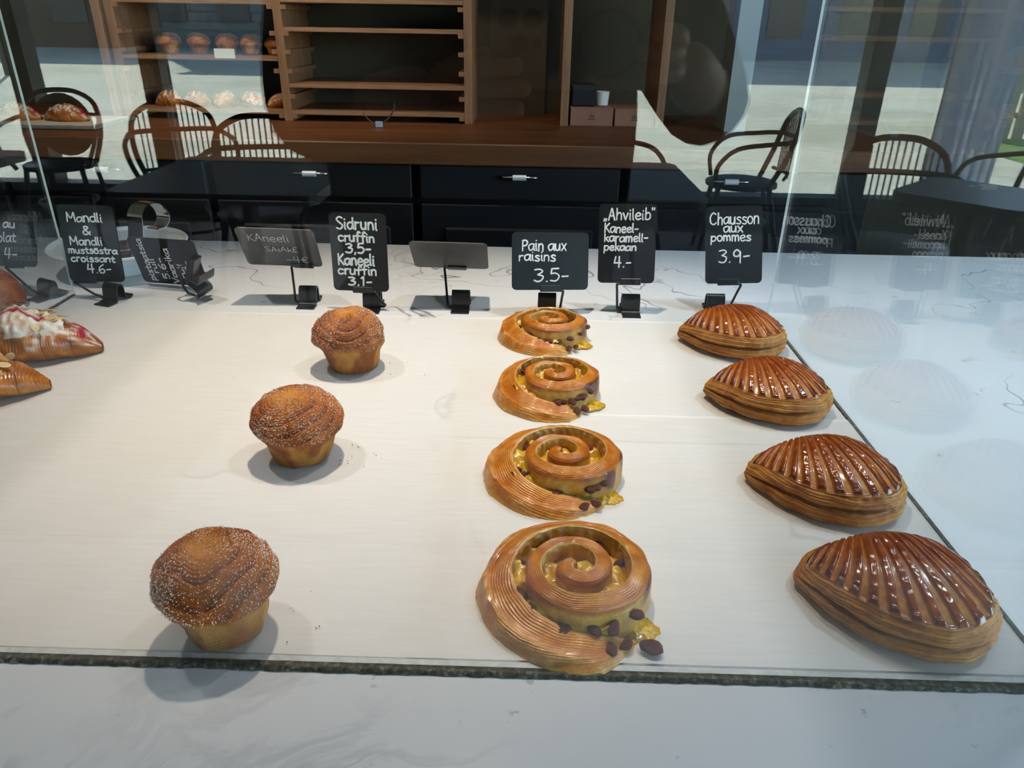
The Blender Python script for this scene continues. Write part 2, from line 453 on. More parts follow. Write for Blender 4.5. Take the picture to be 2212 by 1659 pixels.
def facade_mat(name, c1, c2, sx=.3):
    m, nt, b = node_mat(name)
    v = coords(nt, (1, 1, 1)); br = nt.nodes.new('ShaderNodeTexBrick'); L(nt, coords(nt, (1, 1, 1), rot=(PI / 2, 0, 0)), br.inputs[0])
    br.inputs['Scale'].default_value = sx; br.inputs['Color1'].default_value = lin4(c1); br.inputs['Color2'].default_value = lin4(c2)
    br.inputs['Mortar'].default_value = lin4([k * .75 for k in c1]); br.inputs['Mortar Size'].default_value = .02
    L(nt, br.outputs[0], b.inputs['Base Color']); b.inputs['Roughness'].default_value = .85
    return m
FA = facade_mat('brown_brick_facade', (112, 92, 74), (98, 82, 66), 2.)
FB = facade_mat('slate_blue_facade', (104, 118, 140), (92, 106, 128), .8)
FC = facade_mat('grey_concrete_facade', (126, 124, 118), (112, 110, 106), .5)
WINDARK = flat_mat('dark_window_pane', lin((44, 52, 64)), .15, nscale=2)
def building(loc, size, mat, label, bays, floors, group=None):
    t = empty('street_building', loc); tag(t, label, 'building', group)
    w, d, h = size
    MB().box((0, -d / 2, h / 2), size).build('wall', mat, t)
    bw = w / bays
    frame = MB().box((0, 0, 0), (bw * .5, .18, h / floors * .5))
    f0 = None
    for i in range(bays):
        for j in range(floors):
            c = (-w / 2 + bw * (i + .5), .02, h / floors * (j + .52))
            if f0 is None:
                f0 = frame.build('window', WINDARK, t); f0.location = c
            else:
                o = f0.copy(); COL.objects.link(o); o.location = c
    MB().box((0, -d / 2, h + .3), (w + .8, d + .8, .6)).build('cornice', mat, t)
    return t
building((-46, -45, -1.5), (44, 14, 15), FA, 'long brown brick street building at the far left of the square', 11, 3)
building((-10, -47, -1.5), (26, 14, 22), FC, 'grey concrete street building in the middle of the square', 7, 4)
building((15.6, -44, -1.5), (23, 12, 26), FB, 'tall slate blue street building right of the grey one', 6, 6)
building((62, -135, -1), (90, 14, 18), FB, 'slate blue street building far beyond the parked car', 16, 4)
# parked car
def car():
    t = empty('parked_car', (46.6, -92.3, -.98), rz=.06); tag(t, 'dark estate car with red tail light parked on the far sunlit road', 'car')
    body = flat_mat('dark_car_paint', lin((26, 28, 36)), .25, .3, nscale=4)
    prof = [(-2.2, .35), (-2.2, .85), (-1.3, 1.0), (-.6, 1.45), (1.5, 1.5), (2.1, 1.05), (2.2, .8), (2.2, .35)]
    v = []; f = []
    for y in (-.88, .88): v += [(x, y * (.86 if z > 1.2 else 1), z) for x, z in prof]
    n = len(prof); f.append(tuple(range(n))); f.append(tuple(range(2 * n - 1, n - 1, -1)))
    f += [(i, i + n, (i + 1) % n + n, (i + 1) % n) for i in range(n)]
    mesh_obj('car_body', v, f, body, t, False)
    for s in (-1, 1):
        MB().prism([(-.95, -.002), (1.55, -.002), (1.25, .33), (-.45, .33)][::1], -.02, .02).build('side_window', WINDARK, t).matrix_local = Matrix.Translation((0, s * .86, 1.05)) @ Matrix.Rotation(PI / 2, 4, 'X')
        for x in (-1.35, 1.35):
            w = MB().tube([(x, s * .92, .34), (x, s * .7, .34)], .34, 16).build('wheel', flat_mat('tyre_rubber', (.03, .03, .03), .8), t)
            MB().tube([(x, s * .935, .34), (x, s * .9, .34)], .2, 10).build('hub_cap', STEEL, w)
        MB().box((2.18, s * .7, .98), (.1, .22, .2)).build('tail_light', flat_mat('red_lamp', lin((190, 30, 40)), .3), t)
car()
# grass verge + street lamp
slab('grass_verge', 7.4, 17, -13.2, -9.6, -1.45, -1.40, flat_mat('grass', lin((96, 128, 66)), .9, nscale=6, namt=.4), kind=None)
tag(bpy.data.objects['grass_verge'], 'strip of green grass beside the paving at the right of the square', 'grass', kind='stuff')
lp = empty('street_lamp', (-16.5, -24, -1.45)); tag(lp, 'thin dark street lamp standing on the pale paving', 'street lamp')
MB().tube([(0, 0, 0), (0, 0, 5.6)], [.07, .04], 10).build('pole', CHARCOAL, lp)
MB().lathe([(.0, 5.6), (.18, 5.7), (.22, 6.0), (.0, 6.15)], n=12).build('lamp_head', CHARCOAL, lp)

fn = empty('board_fence', (12.0, -13.6, -1.45)); tag(fn, 'weathered pale board fence behind the grass strip', 'fence')
FM = wood_mat('weathered_fence_board', (150, 140, 112), (186, 176, 144), 1., axis=2)
b0 = MB().box((0, 0, .85), (.20, .03, 1.7)).build('board', FM, fn); b0.location = (-4.4, 0, 0)
for k in range(1, 34):
    o = b0.copy(); COL.objects.link(o); o.location = (-4.4 + .26 * k, .004 * (k % 3), -.03 * (k % 2))
for z in (.4, 1.4): MB().box((0, -.04, z), (8.9, .05, .09)).build('rail', FM, fn)

# ------------------------------------------------------------------ display counter
counter = empty('display_counter', (0, .78, -.9)); tag(counter, 'long bakery counter with a white grey-veined quartz top and dark front', 'counter')
o = MB().box((.0, 0, .885), (4.2, 1.12, .03), bev=.002).build('countertop', MARBLE, counter)
o.location = (0, 0, 0)
MB().box((0, .02, .435), (4.1, 1.0, .87)).build('cabinet_body', BLACKCAB, counter)

# glass display case: every pane stands in a grimy seal
YF, XR, XL, YR, YL = .341, .3475, -.674, 1.003, 1.029
case = empty('display_case', (0, YF, 0)); tag(case, 'open-backed clear glass display case around the pastries, grimy seal along its foot', 'display case')
def pane(name, x0, x1, y0, y1, z1):
    m = MB().box(((x0 + x1) / 2, (y0 + y1) / 2 - YF, z1 / 2 + .0008), (x1 - x0, y1 - y0, z1))
    thin = 0 if (x1 - x0) < (y1 - y0) else 1
    idx = []
    for f in m.f:
        P = np.array([m.v[i] for i in f]); ext = P.max(0) - P.min(0)
        idx.append(0 if ext[thin] < 1e-6 else 1)
    return mesh_obj(name, m.v, m.f, None, case, False, mats=[GLASS, EDGE], midx=idx)
pane('glass_panel', XL - .004, XR + .010, YF, YF + .0045, .72)['label'] = 'front glass pane'
pane('glass_panel', XR, XR + .0034, YF + .0055, YR, .72)['label'] = 'right side glass pane'
pane('glass_panel', XL - .0034, XL, YF + .0055, YL, .72)['label'] = 'left side glass pane'
def seal(x0, x1, y0, y1, h, seed):
    """slightly ragged bead of dirty sealant"""
    r = np.random.RandomState(seed); along_x = (x1 - x0) > (y1 - y0); n = 260
    t = np.linspace(0, 1, n); V = []
    for i in range(n):
        j = r.uniform(-.0005, .0005, 2)
        if along_x:
            x = x0 + (x1 - x0) * t[i]
            V += [(x, y0 + j[0], .0002), (x, y0 + .0004 + j[0], h + j[1]), (x, y1 - .0004, h + j[1]), (x, y1 + j[1], .0002)]
        else:
            y = y0 + (y1 - y0) * t[i]
            V += [(x0 + j[0], y, .0002), (x0 + .0004 + j[0], y, h + j[1] * .1), (x1 - .0004, y, h + j[1] * .1), (x1 + j[1] * .5, y, .0002)]
    V = np.array(V); V[:, 1] -= YF
    mesh_obj('seal', V, grid_faces(n, 4, cu=False), GRIME, case, True)
seal(XL - .01, XR + .2, YF - .0014, YF + .0053, .0026, 1)
seal(XR - .0006, XR + .0040, YF + .0053, YR, .0020, 2)
seal(XL - .0040, XL + .0006, YF + .0053, YL, .0020, 3)
# clear bevel strip just inside the front pane
MB().box(((XL + XR) / 2, .0078, .0012), (XR - XL, .0045, .002)).build('inner_strip', flat_mat('cloudy_acrylic', (.62, .66, .67), .25, nscale=200), case)

# parchment sheets laid over the marble inside the case
def sheet(x0, x1, y0, y1, lev, label, seed, wavy=.0004, skew=0):
    nu, nv = 60, 60; nz = Nz(seed, 26, 10, 2)
    X, Y = np.meshgrid(np.linspace(0, 1, nu), np.linspace(0, 1, nv), indexing='ij')
    PX = x0 + (x1 - x0) * X + skew * (Y - .5); PY = y0 + (y1 - y0) * Y
    Z = lev + .0003 + wavy * (.5 + .25 * nz(np.stack([PX.ravel(), PY.ravel()], 1))).reshape(X.shape)
    o = mesh_obj('parchment_sheet', np.stack([PX, PY, Z], -1).reshape(-1, 3), grid_faces(nu, nv, cu=False), PAPER)
    tag(o, label, 'parchment', 'parchment sheets lining the display case')
sheet(-.672, -.300, .353, .972, .0000, 'translucent parchment sheet along the left pane, under the croissants', 1, skew=.05)
sheet(-.480, -.060, .353, .971, .0007, 'translucent parchment sheet under the three sugared buns', 2, skew=-.03)
sheet(-.073, .3455, .640, .970, .0014, 'translucent parchment sheet in the back right of the case, under the two far turnovers', 5)
sheet(-.073, .062, .352, .967, .0021, 'narrow translucent parchment sheet under the row of raisin swirls', 3)
sheet(.050, .3455, .352, .692, .0028, 'translucent parchment sheet in the front right corner, under the two nearest turnovers', 4)

# ------------------------------------------------------------------ hand-lettered price cards
G = {
'a': (5, ['4.4,4.4 3,5 1,4 .6,2 1.6,.2 3.4,1 4.4,4', '4.5,4.8 4.3,1.4 5,.1']),
'b': (4.6, ['1,8 .8,.2', '.9,3.5 2.6,4.9 4.2,3.4 3.8,1 2,0 .8,.8']),
'c': (4.5, ['4,4.2 2.6,5 .9,3.8 .7,1.4 2.2,0 4.2,.9']),
'C': (5.8, ['5,6.9 3.5,8 1.4,6.8 .6,4 1.4,1 3.4,0 5.2,1.2']),
'd': (5.1, ['4.2,4.2 2.6,4.9 .9,3.8 .7,1.6 2,.1 3.6,.9 4.3,3', '4.4,8 4.3,2 4.7,.2']),
'e': (4.6, ['1,2.5 3.6,2.9 3.8,4.4 2.4,5 .9,3.6 .9,1.4 2.3,0 4.2,.8']),
'f': (4, ['4,7.4 2.8,8 2,6.5 1.8,0', '.4,4.6 3.6,4.8']),
'h': (4.8, ['1,8 .9,0', '.9,3 2.4,4.9 3.9,4 4,0']),
'i': (2.1, ['1,5 1,1.2 1.5,.1', '1.1,7 1.2,7.15']),
'k': (4.4, ['1,8 .9,0', '3.8,4.9 1,2.5', '1.7,3 4,0']),
'K': (5.1, ['1,8 .9,0', '4.6,8 1,3.8', '1.5,4.3 4.8,0']),
'l': (2.2, ['1,8 .9,1.4 1.6,.1']),
'm': (6.4, ['.8,5 .8,0', '.8,3.4 2,4.9 3,4.1 3.1,0', '3.1,3.4 4.4,4.9 5.4,4.1 5.6,0']),
'M': (7, ['.6,0 1,8', '1,8 3.4,3 5.8,8', '5.8,8 6.2,0']),
'n': (4.7, ['.8,5 .8,0', '.8,3.2 2.2,4.9 3.7,4.1 3.9,0']),
'o': (4.8, ['2.6,5 1,4.2 .6,2.2 1.6,.2 3.4,.4 4.2,2.6 3.6,4.4 2.5,5']),
'õ': (4.8, ['2.6,5 1,4.2 .6,2.2 1.6,.2 3.4,.4 4.2,2.6 3.6,4.4 2.5,5', '1.2,6.3 3.8,6.4']),
'p': (4.8, ['.9,5 .7,-2.8', '.9,3.4 2.4,4.9 4.1,3.6 3.6,1 2,.1 .9,1']),
'P': (4.9, ['1,8 .9,0', '.9,7.6 3.2,8 4.6,6.4 3.4,4.2 1,3.7']),
'r': (3.8, ['.9,5 .9,0', '.9,3 1.8,4.6 3.4,4.8']),
's': (4.3, ['3.8,4.4 2.2,5 1,4 2.2,2.8 3.8,1.6 2.8,.1 .8,.5']),
'S': (5.2, ['4.6,7.3 2.6,8 1,6.4 2.6,4.4 4.6,2.4 3.2,.1 .8,.7']),
't': (4.0, ['2,7 1.9,1 3,.1 3.6,.6', '.4,4.9 3.6,5']),
'u': (4.8, ['.8,5 .8,1.4 2.2,.1 3.6,1.5 3.9,4.6', '3.9,5 4,.1']),
'v': (4.3, ['.5,5 2.2,0', '2.2,0 4,5']),
'V': (5.4, ['.5,8 2.6,0', '2.6,0 4.9,8']),
'x': (4.4, ['.6,5 3.9,0', '3.9,5 .6,0']),
'A': (5.2, ['.5,0 2.6,8', '2.6,8 4.8,0', '1.2,2.8 4.1,2.8']),
'E': (4.2, ['.9,8 .8,0', '.9,8 3.8,8', '.9,4.2 3.2,4.2', '.8,0 3.8,0']),
'&': (5.6, ['5,.1 1.8,5.4 1.6,7.2 2.8,8 3.8,7 3.2,5.4 .9,3.2 .8,1.2 2.2,0 4,1.2 5,3']),
'1': (3.4, ['1,6.6 2.1,8', '2.1,8 2,0']),
'3': (5, ['.8,7.6 3,8 4.2,6.6 2.2,4.6', '2.2,4.6 4.4,3.4 3.6,.6 2,0 .6,.8']),
'4': (5.4, ['1.4,8 .6,3.2', '.6,3.2 4.8,3.4', '3.6,8 3.4,0']),
'5': (5, ['4.2,8 1.2,7.8', '1.2,7.8 .9,4.6', '.9,4.6 3,5 4.3,3 3.2,.3 .7,.5']),
'6': (5, ['3.8,7.8 1.6,6 .7,3 1.4,.4 3.2,.2 4.2,2 3.2,3.9 1,2.6']),
'9': (5, ['4,6.6 2.4,8 .9,6.6 1.2,4.4 3.2,4.3 4.1,6.6', '4.1,6.8 3.9,0']),
'.': (2, ['1,.1 1.1,.25']),
',': (2.2, ['1.3,.4 .9,-1.3']),
'-': (4.2, ['.6,3.3 3.4,3.5']),
'„': (3.4, ['1.2,.9 .8,-.6', '2.4,.9 2,-.6']),
'"': (3.4, ['1,9 .9,7.4', '2.4,9 2.2,7.4']),
'€': (5, ['4.4,6.8 2.8,7.8 1.2,5.8 1.2,2 2.8,.2 4.4,1', '.4,4.6 3.4,4.7', '.4,3.2 3.2,3.3']),
' ': (3, []),
}
def ribbon(V, F, pts, r, y0, th):
    """flat rounded stroke in the XZ plane, standing th proud towards -Y"""
    pts = np.asarray(pts); n = len(pts); d = np.gradient(pts, axis=0) if n > 1 else np.zeros_like(pts)
    d /= np.maximum(np.linalg.norm(d, axis=1), 1e-9)[:, None]; nn = np.stack([-d[:, 1], d[:, 0]], 1)
    b = len(V); prof = [(-1, 0), (-.75, .8), (0, 1), (.75, .8), (1, 0)]
    # rounded ends
    P = [pts[0] - d[0] * r * .8] + list(pts) + [pts[-1] + d[-1] * r * .8]
    NN = [nn[0]] + list(nn) + [nn[-1]]; RR = [r * .45] + [r] * n + [r * .45]
    for p, q, rr in zip(P, NN, RR):
        for s_, h in prof: V.append((p[0] + q[0] * s_ * rr, y0 - h * th, p[1] + q[1] * s_ * rr))
    m = len(prof)
    for i in range(len(P) - 1):
        for j in range(m - 1): F.append((b + i * m + j, b + i * m + j + 1, b + (i + 1) * m + j + 1, b + (i + 1) * m + j))
def lettering(lines, w, h, parent, mat, rot90=False, pen=.00085, seed=0, y0=-.0009):
    V = []; F = []; R = random.Random(seed)
    W, Hh = (h, w) if rot90 else (w, h)
    for txt, x0, x1, yb, cap in lines:
        adv = sum(G[c][0] for c in txt); sx = (x1 - x0) * W / adv; sy = cap * Hh / 8.
        x = x0 * W
        for ch in txt:
            gw, strokes = G[ch]; jy = R.uniform(-.25, .25) * sy; js = R.uniform(.94, 1.06)
            for st in strokes:
                P = np.array([[float(k) for k in q.split(',')] for q in st.split()])
                P = P * [1, js] + [[R.uniform(-.12, .12), R.uniform(-.12, .12)] for _ in P]
                if len(P) > 2: P = catmull(P, 4)
                Q = np.stack([x + P[:, 0] * sx - W / 2, Hh / 2 - yb * Hh + P[:, 1] * sy + jy], 1)
                if rot90: Q = np.stack([-Q[:, 1], Q[:, 0]], 1)
                ribbon(V, F, Q, pen * R.uniform(.9, 1.12), y0, .00022)
            x += gw * sx
    return mesh_obj('lettering', V, F, mat, parent, True)

BASEPROF = [(-.017, .0012), (-.006, .0012), (.001, .004), (.003, .014), (.005, .022), (.010, .026), (.0155, .022), (.0165, .012), (.019, .004), (.025, .002), (.031, .0045)]
def base_clip_bm(w=.026, tilt=0):
    P = catmull(BASEPROF, 4); d = np.gradient(P, axis=0); d /= np.linalg.norm(d, axis=1)[:, None]
    nn = np.stack([-d[:, 1], d[:, 0]], 1); m = MB(); n = len(P)
    for s_ in (-w / 2, w / 2):
        for p, q in zip(P, nn): m.v += [(s_, p[0] + q[0] * .0011, p[1] + q[1] * .0011), (s_, p[0] - q[0] * .0011, p[1] - q[1] * .0011)]
    for i in range(n - 1):
        a, b_, c, d_ = 2 * i, 2 * i + 1, 2 * i + 3, 2 * i + 2; o_ = 2 * n
        m.f += [(a, b_, c, d_), (a + o_, d_ + o_, c + o_, b_ + o_), (a, d_, d_ + o_, a + o_), (b_, b_ + o_, c + o_, c)]
    m.f += [(0, 2 * n, 2 * n + 1, 1), (2 * n - 2, 2 * n - 1, 4 * n - 1, 4 * n - 2)]
    return m
def RM(a, b, c): return Matrix.Rotation(math.radians(a), 3, 'Z') @ Matrix.Rotation(math.radians(b), 3, 'X') @ Matrix.Rotation(math.radians(c), 3, 'Y')
def price_sign(label, ang, pos, w, h, lines, base, side, clipx=0., mat=CARD, ink=INK, pen=.00104, rot90=False, seed=0, base_rz=0., base_clip=True, extra=None):
    t = empty('price_sign', (base[0], base[1], 0)); tag(t, label, 'price sign')
    O = Vector((base[0], base[1], 0)); R = RM(*ang); C0 = Vector(pos) - O
    M = Matrix.Translation(C0) @ R.to_4x4()
    m = MB(); P = roundrect(w, h, .0065, 5); m.prism(P, -.0009, .0009)
    m.v = [(x, -z, y) for x, y, z in m.v]       # card stands in its own XZ plane, front towards -Y
    card = m.build('card', mat, t); card.matrix_local = M
    if lines:
        le = lettering(lines, w, h, card, ink, rot90, pen, seed)
    if base_clip:
        # small clamp gripping the card's lower edge
        cl = MB().box((clipx, 0, -h / 2 + .002), (.029, .0062, .0095), bev=.001).build('card_clip', CLIP, t); cl.matrix_local = M
        bc = base_clip_bm().build('base_clip', CLIP, t, True); bc.rotation_euler = (0, 0, base_rz); shade_smooth_angle(bc)
        e0 = Vector((side * .013, .004, .004)); e0.rotate(Matrix.Rotation(base_rz, 3, 'Z'))
        e1 = M @ Vector((clipx + side * .013, 0, -h / 2 - .001))
        k0 = e0 + Vector((side * .006, 0, 0)); k1 = e1 + R @ Vector((side * .006, 0, -.001))
        pts = [e0, e0.lerp(k0, .6), k0 + Vector((0, 0, .003)), k0.lerp(k1, .25), k0.lerp(k1, .75), k1, k1.lerp(e1, .6), e1]
        MB().tube(catmull(pts, 3), .0018, 8).build('wire_arm', CLIP, t, True)
    return t

price_sign('black price card lettered "Pain au chocolat" beyond the left glass pane', (-16.66, -20.56, -4.43), (-.7653, 1.0415, .0812), .12, .08,
           [('Pain au', .06, .68, .31, .15), ('chocolat', .02, .69, .56, .17), ('4-', .49, .72, .86, .18)], (-.712, 1.012), -1, .02, seed=1, base_rz=-.45)
price_sign('tall black price card lettered "Mandli & Mandli mustsõstra croissant 4.6-"', (1.38, -5.30, .46), (-.6283, 1.0247, .0806), .08, .11,
           [('Mandli', .14, .78, .215, .11), ('&', .38, .54, .375, .105), ('Mandli', .12, .71, .515, .11), ('mustsõstra', .06, .95, .625, .085), ('croissant', .08, .89, .735, .085), ('4.6-', .34, .80, .885, .12)],
           (-.607, 1.002), -1, -.016, seed=2, base_rz=-.3)
s3 = price_sign('black price card toppled on its side, lettered "Pistaatsia rull 5.6-" and "Vaarika rull"', (-9.28, 14.59, -.15), (-.5455, 1.073, .0410), .11, .08,
           [('pistaatsia', .05, .97, .20, .09), ('rull', .22, .56, .29, .08), ('5.6-', .10, .60, .43, .10), ('Vaarika', .02, .80, .56, .09), ('rull', .15, .48, .70, .08), ('3-', .30, .57, .81, .08)],
           (-.490, 1.02), 1, rot90=True, seed=3, base_clip=False)
# toppled sign: its clamp stands in front of the card's right end
bc = base_clip_bm(.028).build('base_clip', CLIP, s3, True); shade_smooth_angle(bc)
bc.location = (.0235, -.002, .030); bc.rotation_euler = (math.radians(-62), math.radians(-12), math.radians(62))
MB().box((0, 0, 0), (.010, .029, .034), bev=.001).build('card_clip', CLIP, s3).matrix_local = Matrix.Translation((-.008, .030, .040)) @ Matrix.Rotation(.3, 4, 'Y')
MB().tube(catmull([(-.012, .016, .050), (-.0155, .006, .047), (-.014, -.002, .030), (-.006, -.006, .014), (.006, -.004, .008)], 4), .0018, 8).build('wire_arm', CLIP, s3, True)

price_sign('black price card greyed by painted-in glare, with thin chalk writing "Kaneeli saiake -4€", tipped forward', (1.25, 33.73, 1.82), (-.3566, 1.0296, .0799), .11, .08,
           [('KAneeli', .12, .66, .33, .19), ('SAiAkE', .29, .73, .60, .13), ('-4€', .53, .84, .90, .18)], (-.318, 1.008), -1, .027, CARD_GLARE, INK_THIN, .00055, seed=4)
price_sign('tall black price card lettered "Sidruni cruffin 3,5- Kaneeli cruffin 3,1-"', (-3.4, -4.18, -.27), (-.235, 1.0009, .0832), .08, .11,
           [('Sidruni', .11, .85, .205, .145), ('cruffin', .135, .79, .36, .12), ('3,5-', .25, .73, .505, .12), ('Kaneeli', .10, .77, .66, .14), ('cruffin', .09, .80, .785, .115), ('3,1-', .26, .72, .925, .11)],
           (-.222, .996), 1, .002, seed=5, pen=.00132)
price_sign('blank smudged card greyed by painted-in glare, tipped forward between the "Sidruni" and "Pain aux raisins" cards', (-.41, 47.17, 1.08), (-.1111, 1.0329, .0725), .11, .08, [], (-.094, 1.004), -1, .008, CARD_GLARE, seed=6)
price_sign('wide black price card lettered "Pain aux raisins 3.5-"', (11.6, -16.8, 2.35), (.0335, 1.0038, .0759), .11, .08,
           [('Pain aux', .12, .71, .32, .19), ('raisins', .08, .57, .495, .16), ('3.5-', .27, .76, .85, .21)], (.031, 1.000), 1, .0, seed=7)
price_sign('tall black price card lettered with "Ahvileib" and "Kaneel-karamell-pekaan 4.-"', (-5.6, -12.7, -2.4), (.1412, 1.0222, .0980), .08, .11,
           [('„Ahvileib"', .07, .98, .20, .14), ('Kaneel-', .09, .70, .36, .11), ('karamell-', .09, .87, .475, .105), ('pekaan', .09, .67, .585, .095), ('4.-', .27, .60, .80, .135)],
           (.152, 1.003), -1, .007, seed=8)
price_sign('tall black price card lettered "Chausson aux pommes 3.9-"', (-3.17, -21.5, -3.08), (.2971, 1.0427, .0942), .08, .11,
           [('Chausson', .06, .94, .235, .15), ('aux', .30, .66, .34, .12), ('pommes', .08, .80, .45, .115), ('3.9-', .21, .80, .73, .17)], (.276, 1.012), 1, -.008, seed=9)

# ------------------------------------------------------------------ footed plate with steel server behind the signs
pl = empty('footed_plate', (-.668, 1.165, 0)); tag(pl, 'white ridged porcelain plate on a low foot behind the price cards', 'plate')
prof = [(0, .034), (.040, .034), (.070, .0355)]
for k in range(7): prof += [(.072 + k * .004, .0358 + k * .0006), (.074 + k * .004, .0352 + k * .0006)]
prof += [(.101, .043), (.104, .0445), (.1055, .043), (.103, .0395), (.07, .0295), (.052, .026), (.048, .012), (.056, .001), (.0, .001)]
shade_smooth_angle(MB().lathe(prof, n=72).build('dish', PORCELAIN, pl), 50)
ch = MB().lathe([(0, .0005), (.028, .0), (.032, .004), (.031, .012), (.026, .0165), (.022, .0155), (.0, .015)], n=28).build('chocolate_tart', flat_mat('dark_chocolate', lin((52, 30, 26)), .3, nscale=300), None, True)
ch.location = (-.640, 1.125, .0352); tag(ch, 'small round dark chocolate tart on the white footed plate', 'tart')
sv = empty('cake_server', (-.61, 1.12, .035)); tag(sv, 'polished steel server with a curled ribbon handle standing on the plate', 'server')
path = catmull([(-.006, -.019, .004), (-.002, -.006, .025), (.0, .0, .046), (.0012, .004, .066), (.0055, .017, .077), (.012, .038, .077), (.017, .053, .064), (.018, .057, .048), (.015, .047, .037), (.010, .032, .036)], 6)
V = []; F = []
for i, p in enumerate(path):
    d = path[min(i + 1, len(path) - 1)] - path[max(i - 1, 0)]; d /= np.linalg.norm(d)
    wv = np.array([.95, -.30, 0]); wv -= d * wv.dot(d); wv /= np.linalg.norm(wv); nv_ = np.cross(d, wv)
    hw = .0150 - .003 * i / len(path)
    for a, b_ in ((-hw, -.0009), (hw, -.0009), (hw, .0009), (-hw, .0009)): V.append(p + wv * a + nv_ * b_)
mesh_obj('curled_handle', V, grid_faces(len(path), 4, cu=False, cv=True), STEEL, sv, True)
shade_smooth_angle(sv.children[0], 40)
MB().box((-.018, .03, .004), (.06, .03, .0016), rz=.5, bev=.0004).build('blade', STEEL, sv)

# ------------------------------------------------------------------ pastries
M_CRUST = pastry_mat('flaky_crust', 700, .45)
M_SUGARED = pastry_mat('cinnamon_sugar_crust', 900, .7, namt=.3)
M_GLAZED = pastry_mat('egg_glazed_crust', 500, .2, coat=.55, namt=.16)
M_SWIRL = pastry_mat('laminated_dough', 600, .4, coat=.35, namt=.22)
M_CUSTARD = pastry_mat('baked_custard', 420, .6, coat=.35, namt=.18)
M_RAISIN = flat_mat('raisin_skin', lin((98, 46, 38)), .34, nscale=260, namt=.5, bstr=.6, spec=.6)
M_SUGAR = flat_mat('sugar_crystals', lin((236, 222, 212)), .25, nscale=900, namt=.1, spec=.7)
M_SUGARPOWDER = flat_mat('icing_sugar', lin((236, 228, 222)), .95, nscale=900, namt=.08)
M_ALMOND = flat_mat('almond_flake', lin((214, 184, 132)), .5, nscale=250, namt=.16)
def C(*c): return lin(c)
def rgba(rgb, rough): 
    r = np.broadcast_to(np.asarray(rough, float), rgb.shape[:-1])
    return np.concatenate([np.clip(rgb, 0, 1), r[..., None]], -1)

def crystals(V, F, pos, size, rs):
    """tiny irregular octahedra"""
    for p in pos:
        s_ = size * rs.uniform(.5, 1.25); Q, _ = np.linalg.qr(rs.normal(size=(3, 3))); b = len(V)
        for k in range(3):
            for sg in (1, -1): V.append(p + Q[k] * sg * s_ * (.75 if k else 1.))
        F += [(b, b + 2, b + 4), (b + 2, b + 1, b + 4), (b + 1, b + 3, b + 4), (b + 3, b, b + 4), (b + 2, b, b + 5), (b + 1, b + 2, b + 5), (b + 3, b + 1, b + 5), (b, b + 3, b + 5)]

